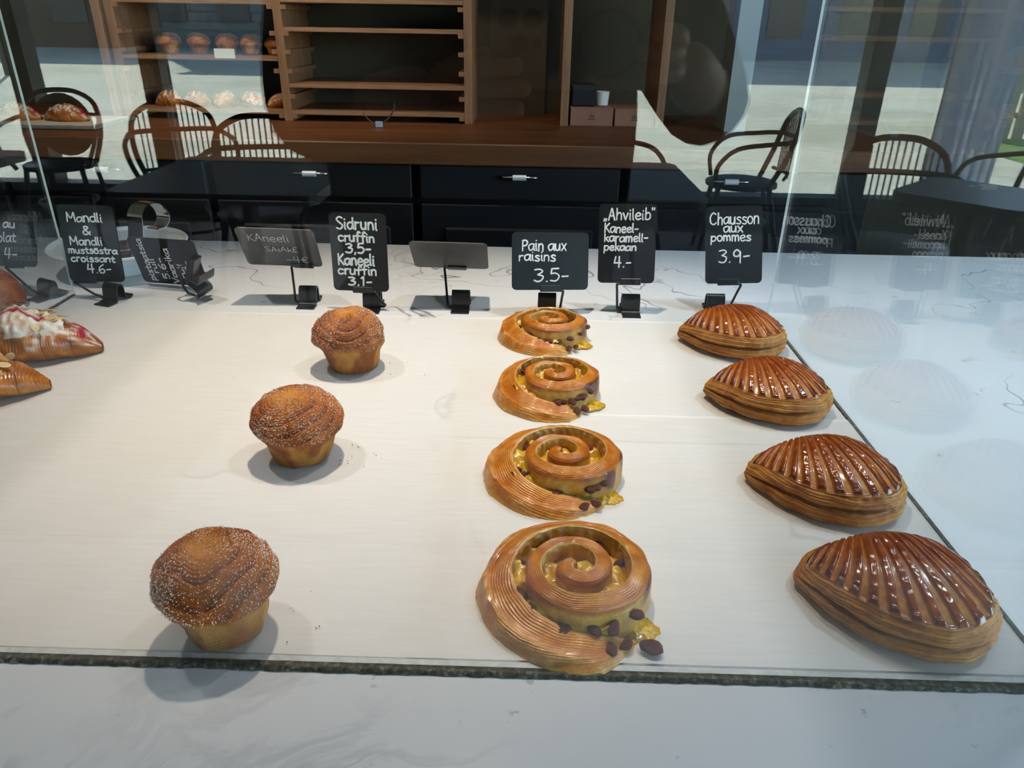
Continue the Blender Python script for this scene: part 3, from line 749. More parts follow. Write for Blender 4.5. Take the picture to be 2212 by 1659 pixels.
def cruffin(label, loc, R, H, seed, rz=0, shift=(-.10, .05), lean=0, nsug=3400, nu=260, nv=200, tall=0):
    t = empty('sugared_bun', loc, rz); tag(t, label, 'bun', 'sugared spiral buns in the case')
    rs = np.random.RandomState(seed)
    key = np.array([(.0, .0), (.40, .0), (.61, .012), (.665, .08), (.72, .20), (.79, .33), (.86, .41), (.94, .47), (.99, .54), (1.0, .61), (.96, .71), (.875, .80), (.74, .885), (.54, .95), (.32, .985), (.14, .998), (.0, 1.0)])
    pr = catmull(key, 24); seg = np.r_[0, np.cumsum(np.linalg.norm(np.diff(pr * [R, H], axis=0), axis=1))]
    sa = np.linspace(0, seg[-1], nv); pr = np.stack([np.interp(sa, seg, pr[:, 0]), np.interp(sa, seg, pr[:, 1])], 1)
    u = np.linspace(0, 2 * PI, nu, endpoint=False); U, Sa = np.meshgrid(u, sa, indexing='ij')
    r = np.broadcast_to(pr[:, 0], U.shape) * R; z = np.broadcast_to(pr[:, 1], U.shape) * H
    zn = z / H; dome = sstep(.42, .56, zn)
    D0 = np.stack([np.cos(U), np.sin(U), zn * 1.4], -1).reshape(-1, 3)
    n1 = Nz(seed, 1.9)(D0).reshape(U.shape); n2 = Nz(seed + 9, 4.5)(D0).reshape(U.shape); n3 = Nz(seed + 5, 14)(D0).reshape(U.shape)
    sT = seg[-1] - Sa                                   # arc length from the pole
    warp = .0078 * n1 * sstep(0, .03, sT) + .0012 * n2
    ph = 2 * PI * (sT + warp) / .0027 + 5 * U
    fine = np.abs(np.sin(ph / 2)) ** .6
    ph2 = 2 * PI * (sT + warp * 1.6) / .0150 + 2 * U
    big = (ph2 / (2 * PI)) % 1.0
    step = (1 - big) ** .8 * sstep(0, .10, big)         # overlapping layers
    amp = .0010 * dome + .0009 * (1 - dome) * sstep(0, .08, zn)
    disp = amp * (fine - .6) + .0014 * dome * (step - .5) * sstep(.0, .018, sT) + .0022 * n1 * sstep(.02, .2, zn) * (.3 + .7 * dome) + .0004 * n3
    # outward normal of the profile
    dr = np.gradient(pr[:, 0] * R); dz = np.gradient(pr[:, 1] * H); ln = np.hypot(dr, dz) + 1e-9
    nr, nz_ = dz / ln, -dr / ln; nr[-1] = 0
    inner = sstep(.0015, .014, sT); fine = fine + (1 - fine) * sstep(.010, .002, sT)
    r2 = r + nr * disp * inner; z2 = z + nz_ * disp * inner
    z2 = np.maximum(z2 - 0, 0.0) * (1 + .06 * np.cos(U - lean) * dome * np.clip(r / R, 0, 1))
    X = r2 * np.cos(U) * (1 + .03 * n1 * dome) + shift[0] * R * zn ** 2 ; Y = r2 * np.sin(U) + shift[1] * R * zn ** 2
    z2 = z2 - .0032 * np.exp(-(sT / .0085) ** 2)         # flattened spiral eye
    V = np.stack([X, Y, z2], -1).reshape(-1, 3)
    crest, mid, valley, pale = C(150, 82, 46), C(184, 112, 62), C(118, 62, 40), C(206, 162, 98)
    col = lerp(valley, crest, np.clip(fine * 1.1, 0, 1)); col = lerp(col, mid, .55 * step * dome)
    col = lerp(col, C(96, 52, 42), np.clip(.62 * sstep(.62, .9, big) * dome, 0, 1))
    eye = np.exp(-((sT - .004) / .013) ** 2); col = lerp(col, C(214, 150, 84), np.clip(eye * .9, 0, 1))
    golden = sstep(.1, 1.2, n2); col = lerp(col, C(198, 122, 62), .45 * golden * dome); col = lerp(col, C(206, 146, 86), sstep(.008, .003, sT))
    basec = lerp(C(200, 148, 90), C(146, 88, 52), np.clip(.5 + .5 * n2 + .25 * n3, 0, 1)); basec = lerp(basec, C(132, 78, 46), .75 * (1 - fine))
    basec = lerp(basec, C(150, 92, 50), sstep(.16, .0, zn) * .55)
    blend = sstep(.36, .52, zn + .05 * n1); col = basec * (1 - blend[..., None]) + col * blend[..., None]
    mesh_obj('crust', V, grid_faces(nu, nv), M_SUGARED, t, True, rgba(col, .62).reshape(-1, 4))
    # sugar crystals sprinkled on the dome
    Vg = V.reshape(nu, nv, 3); pos = []
    wgt = (dome * (.35 + .65 * sstep(-.8, 1, n2)) * (.5 + .5 * sstep(.0, .02, sT)) * np.maximum(r, .002)); wgt = wgt.ravel() / wgt.sum()
    idx = rs.choice(nu * nv, nsug, p=wgt)
    P = V[idx] + rs.normal(size=(nsug, 3)) * .0004; nd = P - np.array([0, 0, H * .45]); P += nd / np.linalg.norm(nd, axis=1)[:, None] * .0003
    SV, SF = [], []; crystals(SV, SF, P, .00050, rs)
    tag(mesh_obj('sugar', SV, SF, M_SUGAR, t, False), kind='stuff')
    return t
PZ = .0012
bun = cruffin('far sugared spiral bun in the case, right in front of the "Sidruni cruffin" card', (-.2045, .802, .0020), .0430, .071, 11, rz=-.4, shift=(-.10, .03))
cruffin('middle sugared spiral bun, halfway between the far bun and the large front bun', (-.2110, .599, .0020), .0410, .066, 23, rz=1.4, shift=(-.02, .14))
cruffin('nearest and largest sugared spiral bun at the front left, dark brown with coarse sugar', (-.2000, .377, .0016), .0392, .073, 37, rz=.6, shift=(-.16, -.04), nsug=4200)

def swirl(label, loc, seed, rz=0, sc=1., sy=1., burn=(0.2, .5), th1=1030, custard_out=True, raisin_out=False):
    t = empty('raisin_swirl', loc, rz, scale=sc); tag(t, label, 'pastry', 'raisin swirls in a row')
    rs = np.random.RandomState(seed); nt_, npf = 560, 128
    th = np.radians(np.linspace(95, th1, nt_)); deg = np.degrees(th)
    q = np.linspace(0, 1, nt_)
    rc = .0022 + .0270 * (deg - 95) / 360. * .93                      # spiral centre line
    rc = np.interp(deg, [95, 180, 360, 540, 720, 900, 1030], [.0035, .0085, .0185, .0310, .0440, .0560, .0540])
    wd = np.interp(deg, [95, 200, 540, 700, 830, 930, 1000, th1], [.0075, .0125, .0115, .0130, .0175, .0190, .0160, .004])   # band width
    ht = np.interp(deg, [95, 360, 540, 720, 850, 920, 980, th1], [.0305, .0315, .0315, .0320, .0300, .0215, .0130, .005])
    slope = np.interp(deg, [95, 540, 700, 900, th1], [.0, .10, .45, .95, 1.0])    # outer turn leans out to its base
    e = sstep(0, .03, q) * sstep(1, .985, q)
    # cross-section: inner foot -> inner wall -> lip -> ribbed top -> outer wall -> outer foot
    s_ = np.linspace(0, 1, npf)
    a = np.interp(s_, [0, .22, .28, .34, .62, .70, .80, 1.0], [-.5, -.5, -.47, -.36, .34, .47, .5, .5])
    zz = np.interp(s_, [0, .22, .28, .34, .62, .70, .80, 1.0], [.0, .86, .97, 1.0, .97, .88, .70, .0])
    T, Sx = np.meshgrid(th, s_, indexing='ij'); Q = np.broadcast_to(q[:, None], T.shape)
    nz1 = Nz(seed, 1.); P0 = np.stack([np.cos(T) * rc[:, None] * 60, np.sin(T) * rc[:, None] * 60, Sx * 3 + Q * 4], -1).reshape(-1, 3)
    n1 = nz1(P0).reshape(T.shape); n2 = Nz(seed + 3, 4)(P0).reshape(T.shape); n3 = Nz(seed + 4, 12)(P0).reshape(T.shape)
    top = sstep(.24, .34, Sx) * sstep(.74, .60, Sx); outer = sstep(.60, .72, Sx); innerw = sstep(.30, .22, Sx)
    off = a[None, :] * wd[:, None]; zf = zz[None, :]
    # sloping outer flank on the last turn: the foot spreads outwards, the ridge stays inside
    sl = slope[:, None]
    off = off + sl * outer * wd[:, None] * .34 * (1 - zf) - sl * (1 - outer) * .10 * wd[:, None]
    zf2 = zf - sl * .34 * sstep(-.45, .5, a[None, :]) * zf * (1 - .3 * outer)
    zt = ht[:, None] * zf2
    flank = sstep(.60, .70, Sx) * slope[:, None]
    lay = np.sin(2 * PI * (Sx * 25 + .8 * n1 + .16 * n2)) * (1 - flank) + flank * np.sin(2 * PI * (Sx * 15 + 1.9 * n1 + .35 * n2)) * (.55 + .45 * n2) ; lamp = (top * .00024 + outer * sl * .00026)
    zt = zt + lamp * lay + .0007 * n2 * (top * .6) ; off = off + outer * (.0006 * n2 + .0002 * lay * sl + .0002 * n3 * sl) + .0006 * innerw * n3
    rad = rc[:, None] + off + .0009 * n1 * sstep(.0, .2, Q)
    rad = np.maximum(rad, .0004 + .002 * Sx * 0)
    X = rad * np.cos(T); Y = rad * np.sin(T) * sy; Z = np.maximum(zt * (.35 + .65 * e[:, None]), 0) * 1.0
    V = np.stack([X, Y, Z], -1).reshape(-1, 3)
    gold, brown, cream, tan_ = C(220, 158, 96), C(188, 114, 62), C(222, 192, 132), C(200, 140, 84)
    lm = .5 + .5 * lay
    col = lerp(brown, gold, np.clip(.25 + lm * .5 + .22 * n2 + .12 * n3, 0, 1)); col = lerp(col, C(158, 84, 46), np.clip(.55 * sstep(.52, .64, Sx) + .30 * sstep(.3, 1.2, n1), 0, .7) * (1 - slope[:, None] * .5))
    oc = lerp(C(196, 126, 70), C(222, 168, 108), np.clip(.5 + .35 * n2 + .10 * lay + .15 * n3, 0, 1))
    oc = lerp(oc, C(212, 174, 112), sstep(.90, 1.0, Sx) * .7)
    inn = np.interp(deg, [0, 640, 760], [1, 1, 0])[:, None]                      # wall of inner turns is doughy yellow below its crust
    oc = lerp(oc, lerp(C(212, 166, 88), C(224, 188, 118), np.clip(.5 + .5 * n3, 0, 1)), inn * sstep(.72, .80, Sx))
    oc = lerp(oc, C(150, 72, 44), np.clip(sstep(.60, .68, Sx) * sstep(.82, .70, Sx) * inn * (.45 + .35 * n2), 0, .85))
    col = lerp(col, oc, outer)
    col = lerp(col, cream, innerw * .92 * np.clip(1 - .15 * n2, .5, 1)); col = lerp(col, C(226, 190, 128), sstep(.20, .28, Sx) * sstep(.36, .29, Sx) * .8)
    ang = (deg % 360)[:, None]; bz = np.exp(-((((ang - 340 + 180) % 360) - 180) / 34.) ** 2) * (deg[:, None] > 600) * (deg[:, None] < 800)
    bm = np.clip(bz * outer * sstep(.98, .80, Sx) * (.65 + .7 * n2) * burn[1] * 2, 0, .92)
    col = lerp(col, C(92, 44, 44), bm)
    tipc = sstep(.96, 1, Q); col = lerp(col, C(226, 190, 128), tipc * .6)
    rough = .44 - .12 * top + .15 * innerw
    o = mesh_obj('spiral_dough', V, grid_faces(nt_, npf, cu=False, cv=True), M_SWIRL, t, True, rgba(col, rough).reshape(-1, 4))
    # custard filling the groove between the turns
    nr, na = 46, 150; rr = np.linspace(0, 1, nr); aa = np.linspace(0, 2 * PI, na, endpoint=False)
    A_, R_ = np.meshgrid(aa, rr, indexing='ij')
    edge = .0495 + .0035 * np.cos(A_ - PI * .9)
    cx = R_ * edge * np.cos(A_); cy = R_ * edge * np.sin(A_) * sy
    nb = Nz(seed + 7, 260, 16, 2); nb2 = Nz(seed + 8, 700, 16, 2); Pq = np.stack([cx, cy], -1).reshape(-1, 2)
    b1 = nb(Pq).reshape(A_.shape); b2 = nb2(Pq).reshape(A_.shape)
    low = np.exp(-((((np.degrees(A_) - 262 + 180) % 360) - 180) / 42.) ** 2) * sstep(.55, .95, R_)
    cz = .0165 + .0018 * b1 + .0006 * b2 + .005 * (1 - R_) - .0075 * low
    ccol = lerp(C(216, 172, 74), C(238, 204, 118), np.clip(.5 + .5 * b1 + .2 * b2, 0, 1)); ccol = lerp(ccol, C(176, 112, 48), np.clip(.35 * b2, 0, .5))
    mesh_obj('custard', np.stack([cx, cy, cz], -1).reshape(-1, 3), grid_faces(na, nr), M_CUSTARD, t, True, rgba(ccol, .28).reshape(-1, 4))
    if custard_out:                                     # custard that ran out at the tail
        nr2, na2 = 16, 60; A2, R2 = np.meshgrid(np.linspace(0, 2 * PI, na2, endpoint=False), np.linspace(0, 1, nr2), indexing='ij')
        k = 1 + .10 * np.sin(3 * A2 + seed) + .05 * np.sin(7 * A2 + seed) + .04 * np.sin(17 * A2)
        px = .039 + .0150 * R2 * k * np.cos(A2); py = (-.030 + .0150 * R2 * k * np.sin(A2)) * sy
        pz = .0035 * np.sqrt(np.clip(1 - R2 ** 2, 0, 1)) + .0008 * np.abs(nb2(np.stack([px, py], -1).reshape(-1, 2))).reshape(px.shape) * (1 - R2)
        pc = lerp(C(222, 184, 74), C(204, 150, 60), np.clip(R2 ** 3, 0, 1))
        mesh_obj('custard_spill', np.stack([px, py, pz], -1).reshape(-1, 3), grid_faces(na2, nr2), M_CUSTARD, t, True, rgba(pc, .4).reshape(-1, 4))
    # raisins one by one in the groove
    spots = []
    for dg in list(rs.uniform(560, 640, 3)) + list(rs.uniform(640, 720, 2)) + list(rs.uniform(450, 560, 4)) + list(rs.uniform(380, 450, 2)) + list(rs.uniform(600, 690, 3)) + list(rs.uniform(200, 330, 2)):
        rr_ = (np.interp(dg, deg, rc) + np.interp(dg, deg, wd) * .5 + np.interp(dg + 360, deg, rc) - np.interp(dg + 360, deg, wd) * .5) / 2 + rs.uniform(-.002, .002)
        low_ = math.exp(-((((dg % 360) - 262 + 180) % 360 - 180) / 42.) ** 2)
        spots.append((rr_ * math.cos(math.radians(dg)), rr_ * math.sin(math.radians(dg)) * sy, .0180 + .005 * max(0, 1 - rr_ / .047) - .0072 * low_ * (rr_ > .03), rs.uniform(.0032, .0050)))
    if raisin_out: spots += [(.046, -.050 * sy, .005, .0062)]
    spots += [(.020, -.054 * sy, .006, .0046), (.030, -.049 * sy, .006, .0042)]
    for x, y, z, r_ in spots: raisin(t, (x, y, z), r_, rs)
    return t
_rz = []
def raisin(parent, p, r, rs):
    if len(_rz) < 5:
        a = np.linspace(0, 2 * PI, 14, endpoint=False); b_ = np.linspace(.001, PI - .001, 9)
        A_, B_ = np.meshgrid(a, b_, indexing='ij'); P = np.stack([np.sin(B_) * np.cos(A_), np.sin(B_) * np.sin(A_), np.cos(B_)], -1).reshape(-1, 3)
        w = 1 + .08 * Nz(50 + len(_rz), 4.5)(P); P = P * w[:, None] * [1.25, .85, .72]
        o = mesh_obj('raisin', P, grid_faces(14, 9), M_RAISIN, parent, True); _rz.append(o.data)
    else:
        o = bpy.data.objects.new('raisin', _rz[rs.randint(len(_rz))]); COL.objects.link(o); o.parent = parent
    o.location = p; o.scale = (r,) * 3; o.rotation_euler = (rs.uniform(-.4, .4), rs.uniform(-.4, .4), rs.uniform(0, PI))
swirl('farthest raisin swirl pastry, just in front of the "Pain aux raisins" card', (.032, .900, .0030), 3, rz=.10, sc=.965, sy=.93, burn=(0, .8), th1=1015)
swirl('third raisin swirl pastry from the front, with a dark baked patch on its right edge', (.035, .738, .0030), 8, rz=.06, sc=.955, sy=1.0, burn=(0, 1.), th1=1020)
swirl('second raisin swirl pastry from the front, with three raisins at its front edge', (.037, .570, .0026), 15, rz=-.04, sc=.99, sy=.98, burn=(0, .55), th1=1035)
swirl('nearest raisin swirl pastry, with one raisin lying beside it', (.042, .4135, .0024), 21, rz=0, sc=1.025, sy=1.0, burn=(0, .5), th1=1030, raisin_out=True)

OUT = [(-.0700, .016), (-.0665, .000), (-.0570, -.022), (-.0390, -.045), (-.0150, -.061), (.0120, -.067), (.0370, -.060), (.0560, -.042), (.0655, -.016), (.0640, .012), (.0520, .034), (.0280, .046), (.0, .050), (-.030, .046), (-.0540, .036)]
def turnover(label, loc, seed, rz=0, sc=1., sy=1., nrib=23, dark=0.5):
    t = empty('ribbed_turnover', loc, rz, scale=sc); tag(t, label, 'turnover', 'ribbed turnovers in a row')
    ol = catmull(OUT, 26, closed=True); ol[:, 1] *= sy
    nU = len(ol); n_ = nU
    d = np.roll(ol, -1, 0) - np.roll(ol, 1, 0); nrm = np.stack([d[:, 1], -d[:, 0]], 1); nrm /= np.linalg.norm(nrm, axis=1)[:, None]
    arc = np.r_[0, np.cumsum(np.linalg.norm(np.diff(ol, axis=0), axis=1))]; arc /= arc[-1] * (1 + 1. / nU)
    rs = np.random.RandomState(seed)
    # ---- layered side wall
    nw = 66; w = np.linspace(0, 1, nw); A_, W = np.meshgrid(arc, w, indexing='ij')
    P0 = np.stack([np.cos(2 * PI * A_) * 3, np.sin(2 * PI * A_) * 3, W * 2.2], -1).reshape(-1, 3)
    n1 = Nz(seed, 1.2)(P0).reshape(A_.shape); n2 = Nz(seed + 1, 4)(P0).reshape(A_.shape); n3 = Nz(seed + 2, 11)(P0).reshape(A_.shape)
    right = sstep(.42, .52, A_) * sstep(.80, .66, A_)     # flaky layered end
    rimz = .0265 + .0045 * np.cos(2 * PI * (A_ - .44)) * .6 + .003 * sstep(.0, .12, A_) * sstep(.5, .35, A_) - .004 * np.exp(-(np.minimum(A_, 1 - A_) / .05) ** 2)
    Z = rimz * W
    lay = np.sin(2 * PI * (W * 6.5 + .34 * n1)); lay2 = np.sin(2 * PI * (W * 15 + .5 * n1))
    prof = -.0075 * (1 - np.sin(PI * np.clip(W * .92 + .10, 0, 1)) ** .7) 
    gro = np.exp(-((W - (.56 + .03 * n1)) / .055) ** 2) * (sstep(.0, .06, A_) * sstep(.48, .30, A_))
    off = prof - .0042 * gro + .0007 * lay * (.4 + 1.1 * right) + .0004 * lay2 + .0005 * n3 * right + .0009 * n2 * .6 + .0003 * n3
    off = off - .004 * np.exp(-(W / .10) ** 2)
    X = ol[:, 0][:, None] + nrm[:, 0][:, None] * off; Y = ol[:, 1][:, None] + nrm[:, 1][:, None] * off
    col = lerp(C(178, 112, 62), C(216, 160, 98), np.clip(.55 + .20 * lay + .22 * n2 + .12 * n3, 0, 1)); col = lerp(col, C(214, 176, 118), right * np.clip(.5 + .4 * lay2, 0, 1) * .6)
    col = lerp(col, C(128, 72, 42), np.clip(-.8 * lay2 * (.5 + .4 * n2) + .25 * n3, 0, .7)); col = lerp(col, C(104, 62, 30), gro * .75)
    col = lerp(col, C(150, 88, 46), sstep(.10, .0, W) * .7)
    mesh_obj('layered_side', np.stack([X, Y, Z], -1).reshape(-1, 3), grid_faces(nU, nw), M_CRUST, t, True, rgba(col, .6).reshape(-1, 4))
    # ---- glazed lid: a pillow whose scored ribs fan out from behind the fold
    nl = 96; v = np.linspace(0, 1, nl); A_, Vv = np.meshgrid(arc, v, indexing='ij')
    G0 = np.array([.000, .008 * sy]); Fc = np.array([-.016, .060 * sy])
    rim = ol + nrm * (-.0070); rz_ = rimz[:, -1]; rho = 1 - Vv
    X = G0[0] + (rim[:, 0][:, None] - G0[0]) * rho; Y = G0[1] + (rim[:, 1][:, None] - G0[1]) * rho
    hz = .0235; Z = rz_[:, None] * rho + float(rz_.mean()) * (1 - rho) - .0010 + hz * (1 - rho ** 2.3) ** .92 + .10 * (Y - G0[1]) * (1 - rho ** 3)
    P0 = np.stack([X * 60, Y * 60, Z * 60], -1).reshape(-1, 3); n1 = Nz(seed + 4, 1.3)(P0).reshape(A_.shape); n2 = Nz(seed + 5, 6)(P0).reshape(A_.shape); n3 = Nz(seed + 6, 16)(P0).reshape(A_.shape)
    dx, dy = X - Fc[0], Y - Fc[1]; rr = np.hypot(dx, dy); ph0 = np.arctan2(-dy, dx) - 1.1 * rr      # 0 to the right, pi to the left
    par = ph0 / (2 * PI)
    ph = (par * nrib * 2.15 + .07 * n1) % 1.0
    dist = np.abs(ph - .5) * 2
    gw = .34 + .9 * sstep(.03, .11, rr) * .16
    groove = sstep(gw + .18, gw - .12, dist)
    start = sstep(.0, .06, Vv); near = sstep(.014, .035, rr); vis = near * start
    Z = Z + vis * (.0009 - .0024 * groove) + .0006 * n1 + .00016 * n3 * (1 - groove)
    Z = Z + .0012 * np.sin(PI * np.clip(Vv / .09, 0, 1)) * (1 - groove)
    ribc = lerp(C(156, 76, 34), C(184, 98, 44), np.clip(.5 + .5 * n2, 0, 1)); ribc = lerp(ribc, C(96, 40, 28), np.clip(sstep(.30, .03, Vv) * (.50 + .25 * n1 + dark * .4), 0, .88))
    grc = lerp(C(190, 122, 64), C(214, 150, 88), np.clip(.5 + .5 * n3, 0, 1)); grc = lerp(grc, C(180, 102, 48), sstep(.25, .9, Vv))
    col = lerp(ribc, grc, groove * vis * .92); col = lerp(col, C(176, 98, 42), sstep(.05, .02, rr) * .9)
    col = lerp(col, C(182, 124, 72), sstep(.03, .0, Vv))
    rough = .17 + .30 * groove * vis + .3 * sstep(.03, .0, Vv)
    mesh_obj('glazed_lid', np.stack([X, Y, Z], -1).reshape(-1, 3), grid_faces(nU, nl), M_GLAZED, t, True, rgba(col, rough).reshape(-1, 4))
    return t
turnover('farthest ribbed glossy turnover, just in front of the "Chausson" card', (.2710, .895, .0042), 4, rz=.03, sc=.975, sy=.96)
turnover('third ribbed glossy turnover from the front, small dark scorch on its rim', (.2695, .729, .0042), 5, rz=.02, sc=.955, sy=.96, dark=.9)
turnover('second ribbed glossy turnover from the front, beside the right glass pane', (.2725, .560, .0028), 6, rz=.0, sc=.965, sy=.95)
turnover('nearest and largest-looking ribbed glossy turnover, in the front right corner of the case', (.2720, .4185, .0026), 7, rz=-.02, sc=.95, sy=1.0)

# ------------------------------------------------------------------ croissants at the left
def croissant(name, label, cat, loc, rz, Ln, Wd, Ht, seed, cols, curve=.0, powder=0, berry=0, almonds=0, mat=None, nseg=7, nu=200, nv=72, group=None, gloss=.5, cream=False):
    t = empty(name, loc, rz); tag(t, label, cat, group)
    rs = np.random.RandomState(seed)
    q = np.linspace(0, 1, nu); a = np.linspace(0, 2 * PI, nv, endpoint=False); Q, A_ = np.meshgrid(q, a, indexing='ij')
    env = (np.sin(PI * np.clip(q * .96 + .02, 0, 1))) ** .62
    segp = (np.abs(q - .5) * 2 * nseg * .5); saw = 1 - (segp % 1.0)     # stepped wraps, thickest in the middle
    env2 = env * (1 + .055 * (np.clip(saw * 1.2, 0, 1) - .5))
    P0 = np.stack([Q * 7, np.cos(A_) * 1.1, np.sin(A_) * 1.1], -1).reshape(-1, 3)
    n1 = Nz(seed, 1.5)(P0).reshape(Q.shape); n2 = Nz(seed + 1, 5)(P0).reshape(Q.shape); n3 = Nz(seed + 2, 13)(P0).reshape(Q.shape)
    line = np.sin(2 * PI * (Q * 58 + .10 * np.sin(A_) * 4 + .8 * n1 + .2 * n2))
    hw = Wd / 2 * env2[:, None] * (1 + .04 * n1 + .02 * n2) + .0003 * line; hh = Ht / 2 * env2[:, None] * (1 + .04 * n1 + .03 * n2) + .0004 * line
    x = (Q - .5) * Ln; y = hw * np.cos(A_) - curve * (2 * np.abs(Q - .5)) ** 2; sn = np.sin(A_)
    z = hh * np.where(sn < 0, np.maximum(sn, -.80), sn); z = z + Ht / 2 * .80 * env2[:, None]
    V = np.stack([x, y, z], -1)
    col = lerp(cols[0], cols[1], np.clip(.5 + .16 * line + .3 * n2, 0, 1)); col = lerp(col, cols[2], np.clip(sstep(.3, -.8, sn) * .7, 0, 1))
    edge = np.clip(saw[:, None] - .82, 0, 1) / .18; col = lerp(col, np.asarray(cols[0]) * .6, edge * .5)
    pw = np.zeros_like(Q)
    if powder:
        pw = np.clip(sstep(.35, .9, sn + .28 * n2 + .12 * n3) * powder * (.6 + .5 * n3), 0, .95); col = lerp(col, C(236, 228, 222), pw)
    if berry:
        bb = np.exp(-((sn - .93 + .05 * n1) / .06) ** 2) * (np.cos(A_) > -.1) + np.exp(-((Q - .90) / .03) ** 2) * sstep(.4, .9, sn); col = lerp(col, C(176, 30, 66), np.clip(bb * berry * (.8 + .3 * n2), 0, .95))
        V[..., 2] += .0010 * np.clip(bb, 0, 1)
    mesh_obj('layered_crust', V.reshape(-1, 3), grid_faces(nu, nv), mat or M_GLAZED, t, True, rgba(col, gloss + .4 * pw).reshape(-1, 4))
    if cream:
        # bubbly almond cream spread over the crown
        m1, m2 = 90, 40; qq = np.linspace(.10, .80, m1); aa = np.radians(np.linspace(18, 150, m2)); Q2, A2 = np.meshgrid(qq, aa, indexing='ij')
        e2 = np.interp(Q2, q, env2); P1 = np.stack([Q2 * 14, np.cos(A2) * 2, np.sin(A2) * 2], -1).reshape(-1, 3)
        k1 = Nz(seed + 20, 2)(P1).reshape(Q2.shape); k2 = Nz(seed + 21, 7)(P1).reshape(Q2.shape)
        ed = np.minimum(np.minimum((Q2 - .10) / .08, (.80 - Q2) / .10), np.minimum((A2 - aa[0]) / .35, (aa[-1] - A2) / .35)) - .32 + .30 * k1
        lift = .0055 * np.clip(ed, -.6, 1) + .0015 * k2 * sstep(0, .5, ed) + .0012 * k1
        y = (Wd / 2 * e2 + lift) * np.cos(A2) - curve * (2 * np.abs(Q2 - .5)) ** 2; z = (Ht / 2 * e2 + lift) * np.sin(A2) + Ht / 2 * .80 * e2
        c2 = lerp(C(178, 120, 74), C(216, 176, 128), np.clip(.5 + .4 * k2, 0, 1)); c2 = lerp(c2, C(238, 232, 226), np.clip(powder * (.75 + .4 * k2), 0, .95))
        stripe = np.exp(-((A2 - 1.75 + .12 * k1) / .10) ** 2) * berry; c2 = lerp(c2, C(170, 26, 62), np.clip(stripe * 1.2, 0, .95))
        mesh_obj('almond_cream', np.stack([(Q2 - .5) * Ln, y, z], -1).reshape(-1, 3), grid_faces(m1, m2, cu=False), M_CUSTARD, t, True, rgba(c2, .75).reshape(-1, 4))
    for k in range(almonds):
        qa = rs.uniform(.14, .80); an = rs.uniform(.5, 2.4); e2 = float(np.interp(qa, q, env2)); up = .0055 if cream else .001
        p = ((qa - .5) * Ln, (Wd / 2 * e2 + up) * math.cos(an) - curve * (2 * abs(qa - .5)) ** 2, (Ht / 2 * e2 + up) * math.sin(an) + Ht / 2 * .8 * e2)
        nrm_ = Vector((rs.uniform(-.3, .3), math.cos(an), math.sin(an))).normalized()
        o = almond(t); o.location = p; o.rotation_euler = (nrm_.to_track_quat('Z', 'Y') @ Matrix.Rotation(rs.uniform(0, 6), 3, 'Z').to_quaternion()).to_euler(); o.scale = (rs.uniform(.8, 1.15),) * 3
    return t
_al = []
def almond(parent):
    if not _al:
        m = MB(); n = 14
        pts = [(math.cos(2 * PI * k / n) * .0075 * (1 + .12 * math.cos(2 * PI * k / n)), math.sin(2 * PI * k / n) * .0048) for k in range(n)]
        m.prism(pts, -.0004, .0005); o = m.build('almond_flake', M_ALMOND, parent); _al.append(o.data); return o
    o = bpy.data.objects.new('almond_flake', _al[0]); COL.objects.link(o); o.parent = parent; return o
BR = (C(146, 84, 48), C(196, 128, 78), C(192, 134, 78))
croissant('almond_croissant', 'almond croissant with icing sugar and a raspberry stripe, at the case left edge', 'croissant', (-.612, .808, .0016), .40, .175, .082, .056, 61, BR, curve=.012, powder=.85, berry=1, almonds=26, nseg=6, cream=True, group='croissants at the left edge')
croissant('almond_croissant', 'brown croissant with glossy almond flakes, nearer than the sugared raspberry one', 'croissant', (-.610, .694, .0016), .52, .170, .078, .050, 75, (C(150, 86, 48), C(204, 136, 80), C(206, 150, 90)), curve=.010, almonds=16, nseg=6, cream=True, group='croissants at the left edge')
croissant('chocolate_roll', 'glossy brown chocolate roll outside the left glass pane', 'pastry', (-.782, .985, .0012), -.25, .135, .086, .060, 90, (C(150, 80, 42), C(178, 104, 60), C(186, 124, 76)), nseg=2, gloss=.22)

# stray crumbs on the parchment: one small heap of bits nobody would count
rs = np.random.RandomState(5); pos = []
for (cx_, cy_, n, s_) in ((-.165, .79, 12, .02), (-.165, .60, 14, .022), (-.150, .385, 7, .02), (-.545, .70, 2, .004), (-.30, .80, 3, .03)):
    pos += [np.array([cx_ + rs.normal() * s_, cy_ - .01 + rs.normal() * s_ * .8, .0045 if cy_ > .66 else .0028]) for _ in range(n)]
CV, CF = [], []; crystals(CV, CF, pos, .0008, rs)
tag(mesh_obj('crumbs', CV, CF, flat_mat('brown_crumb', lin((120, 74, 44)), .8, nscale=900, namt=.4)), 'tiny brown crumbs scattered on the parchment around the sugared buns', 'crumbs', kind='stuff')

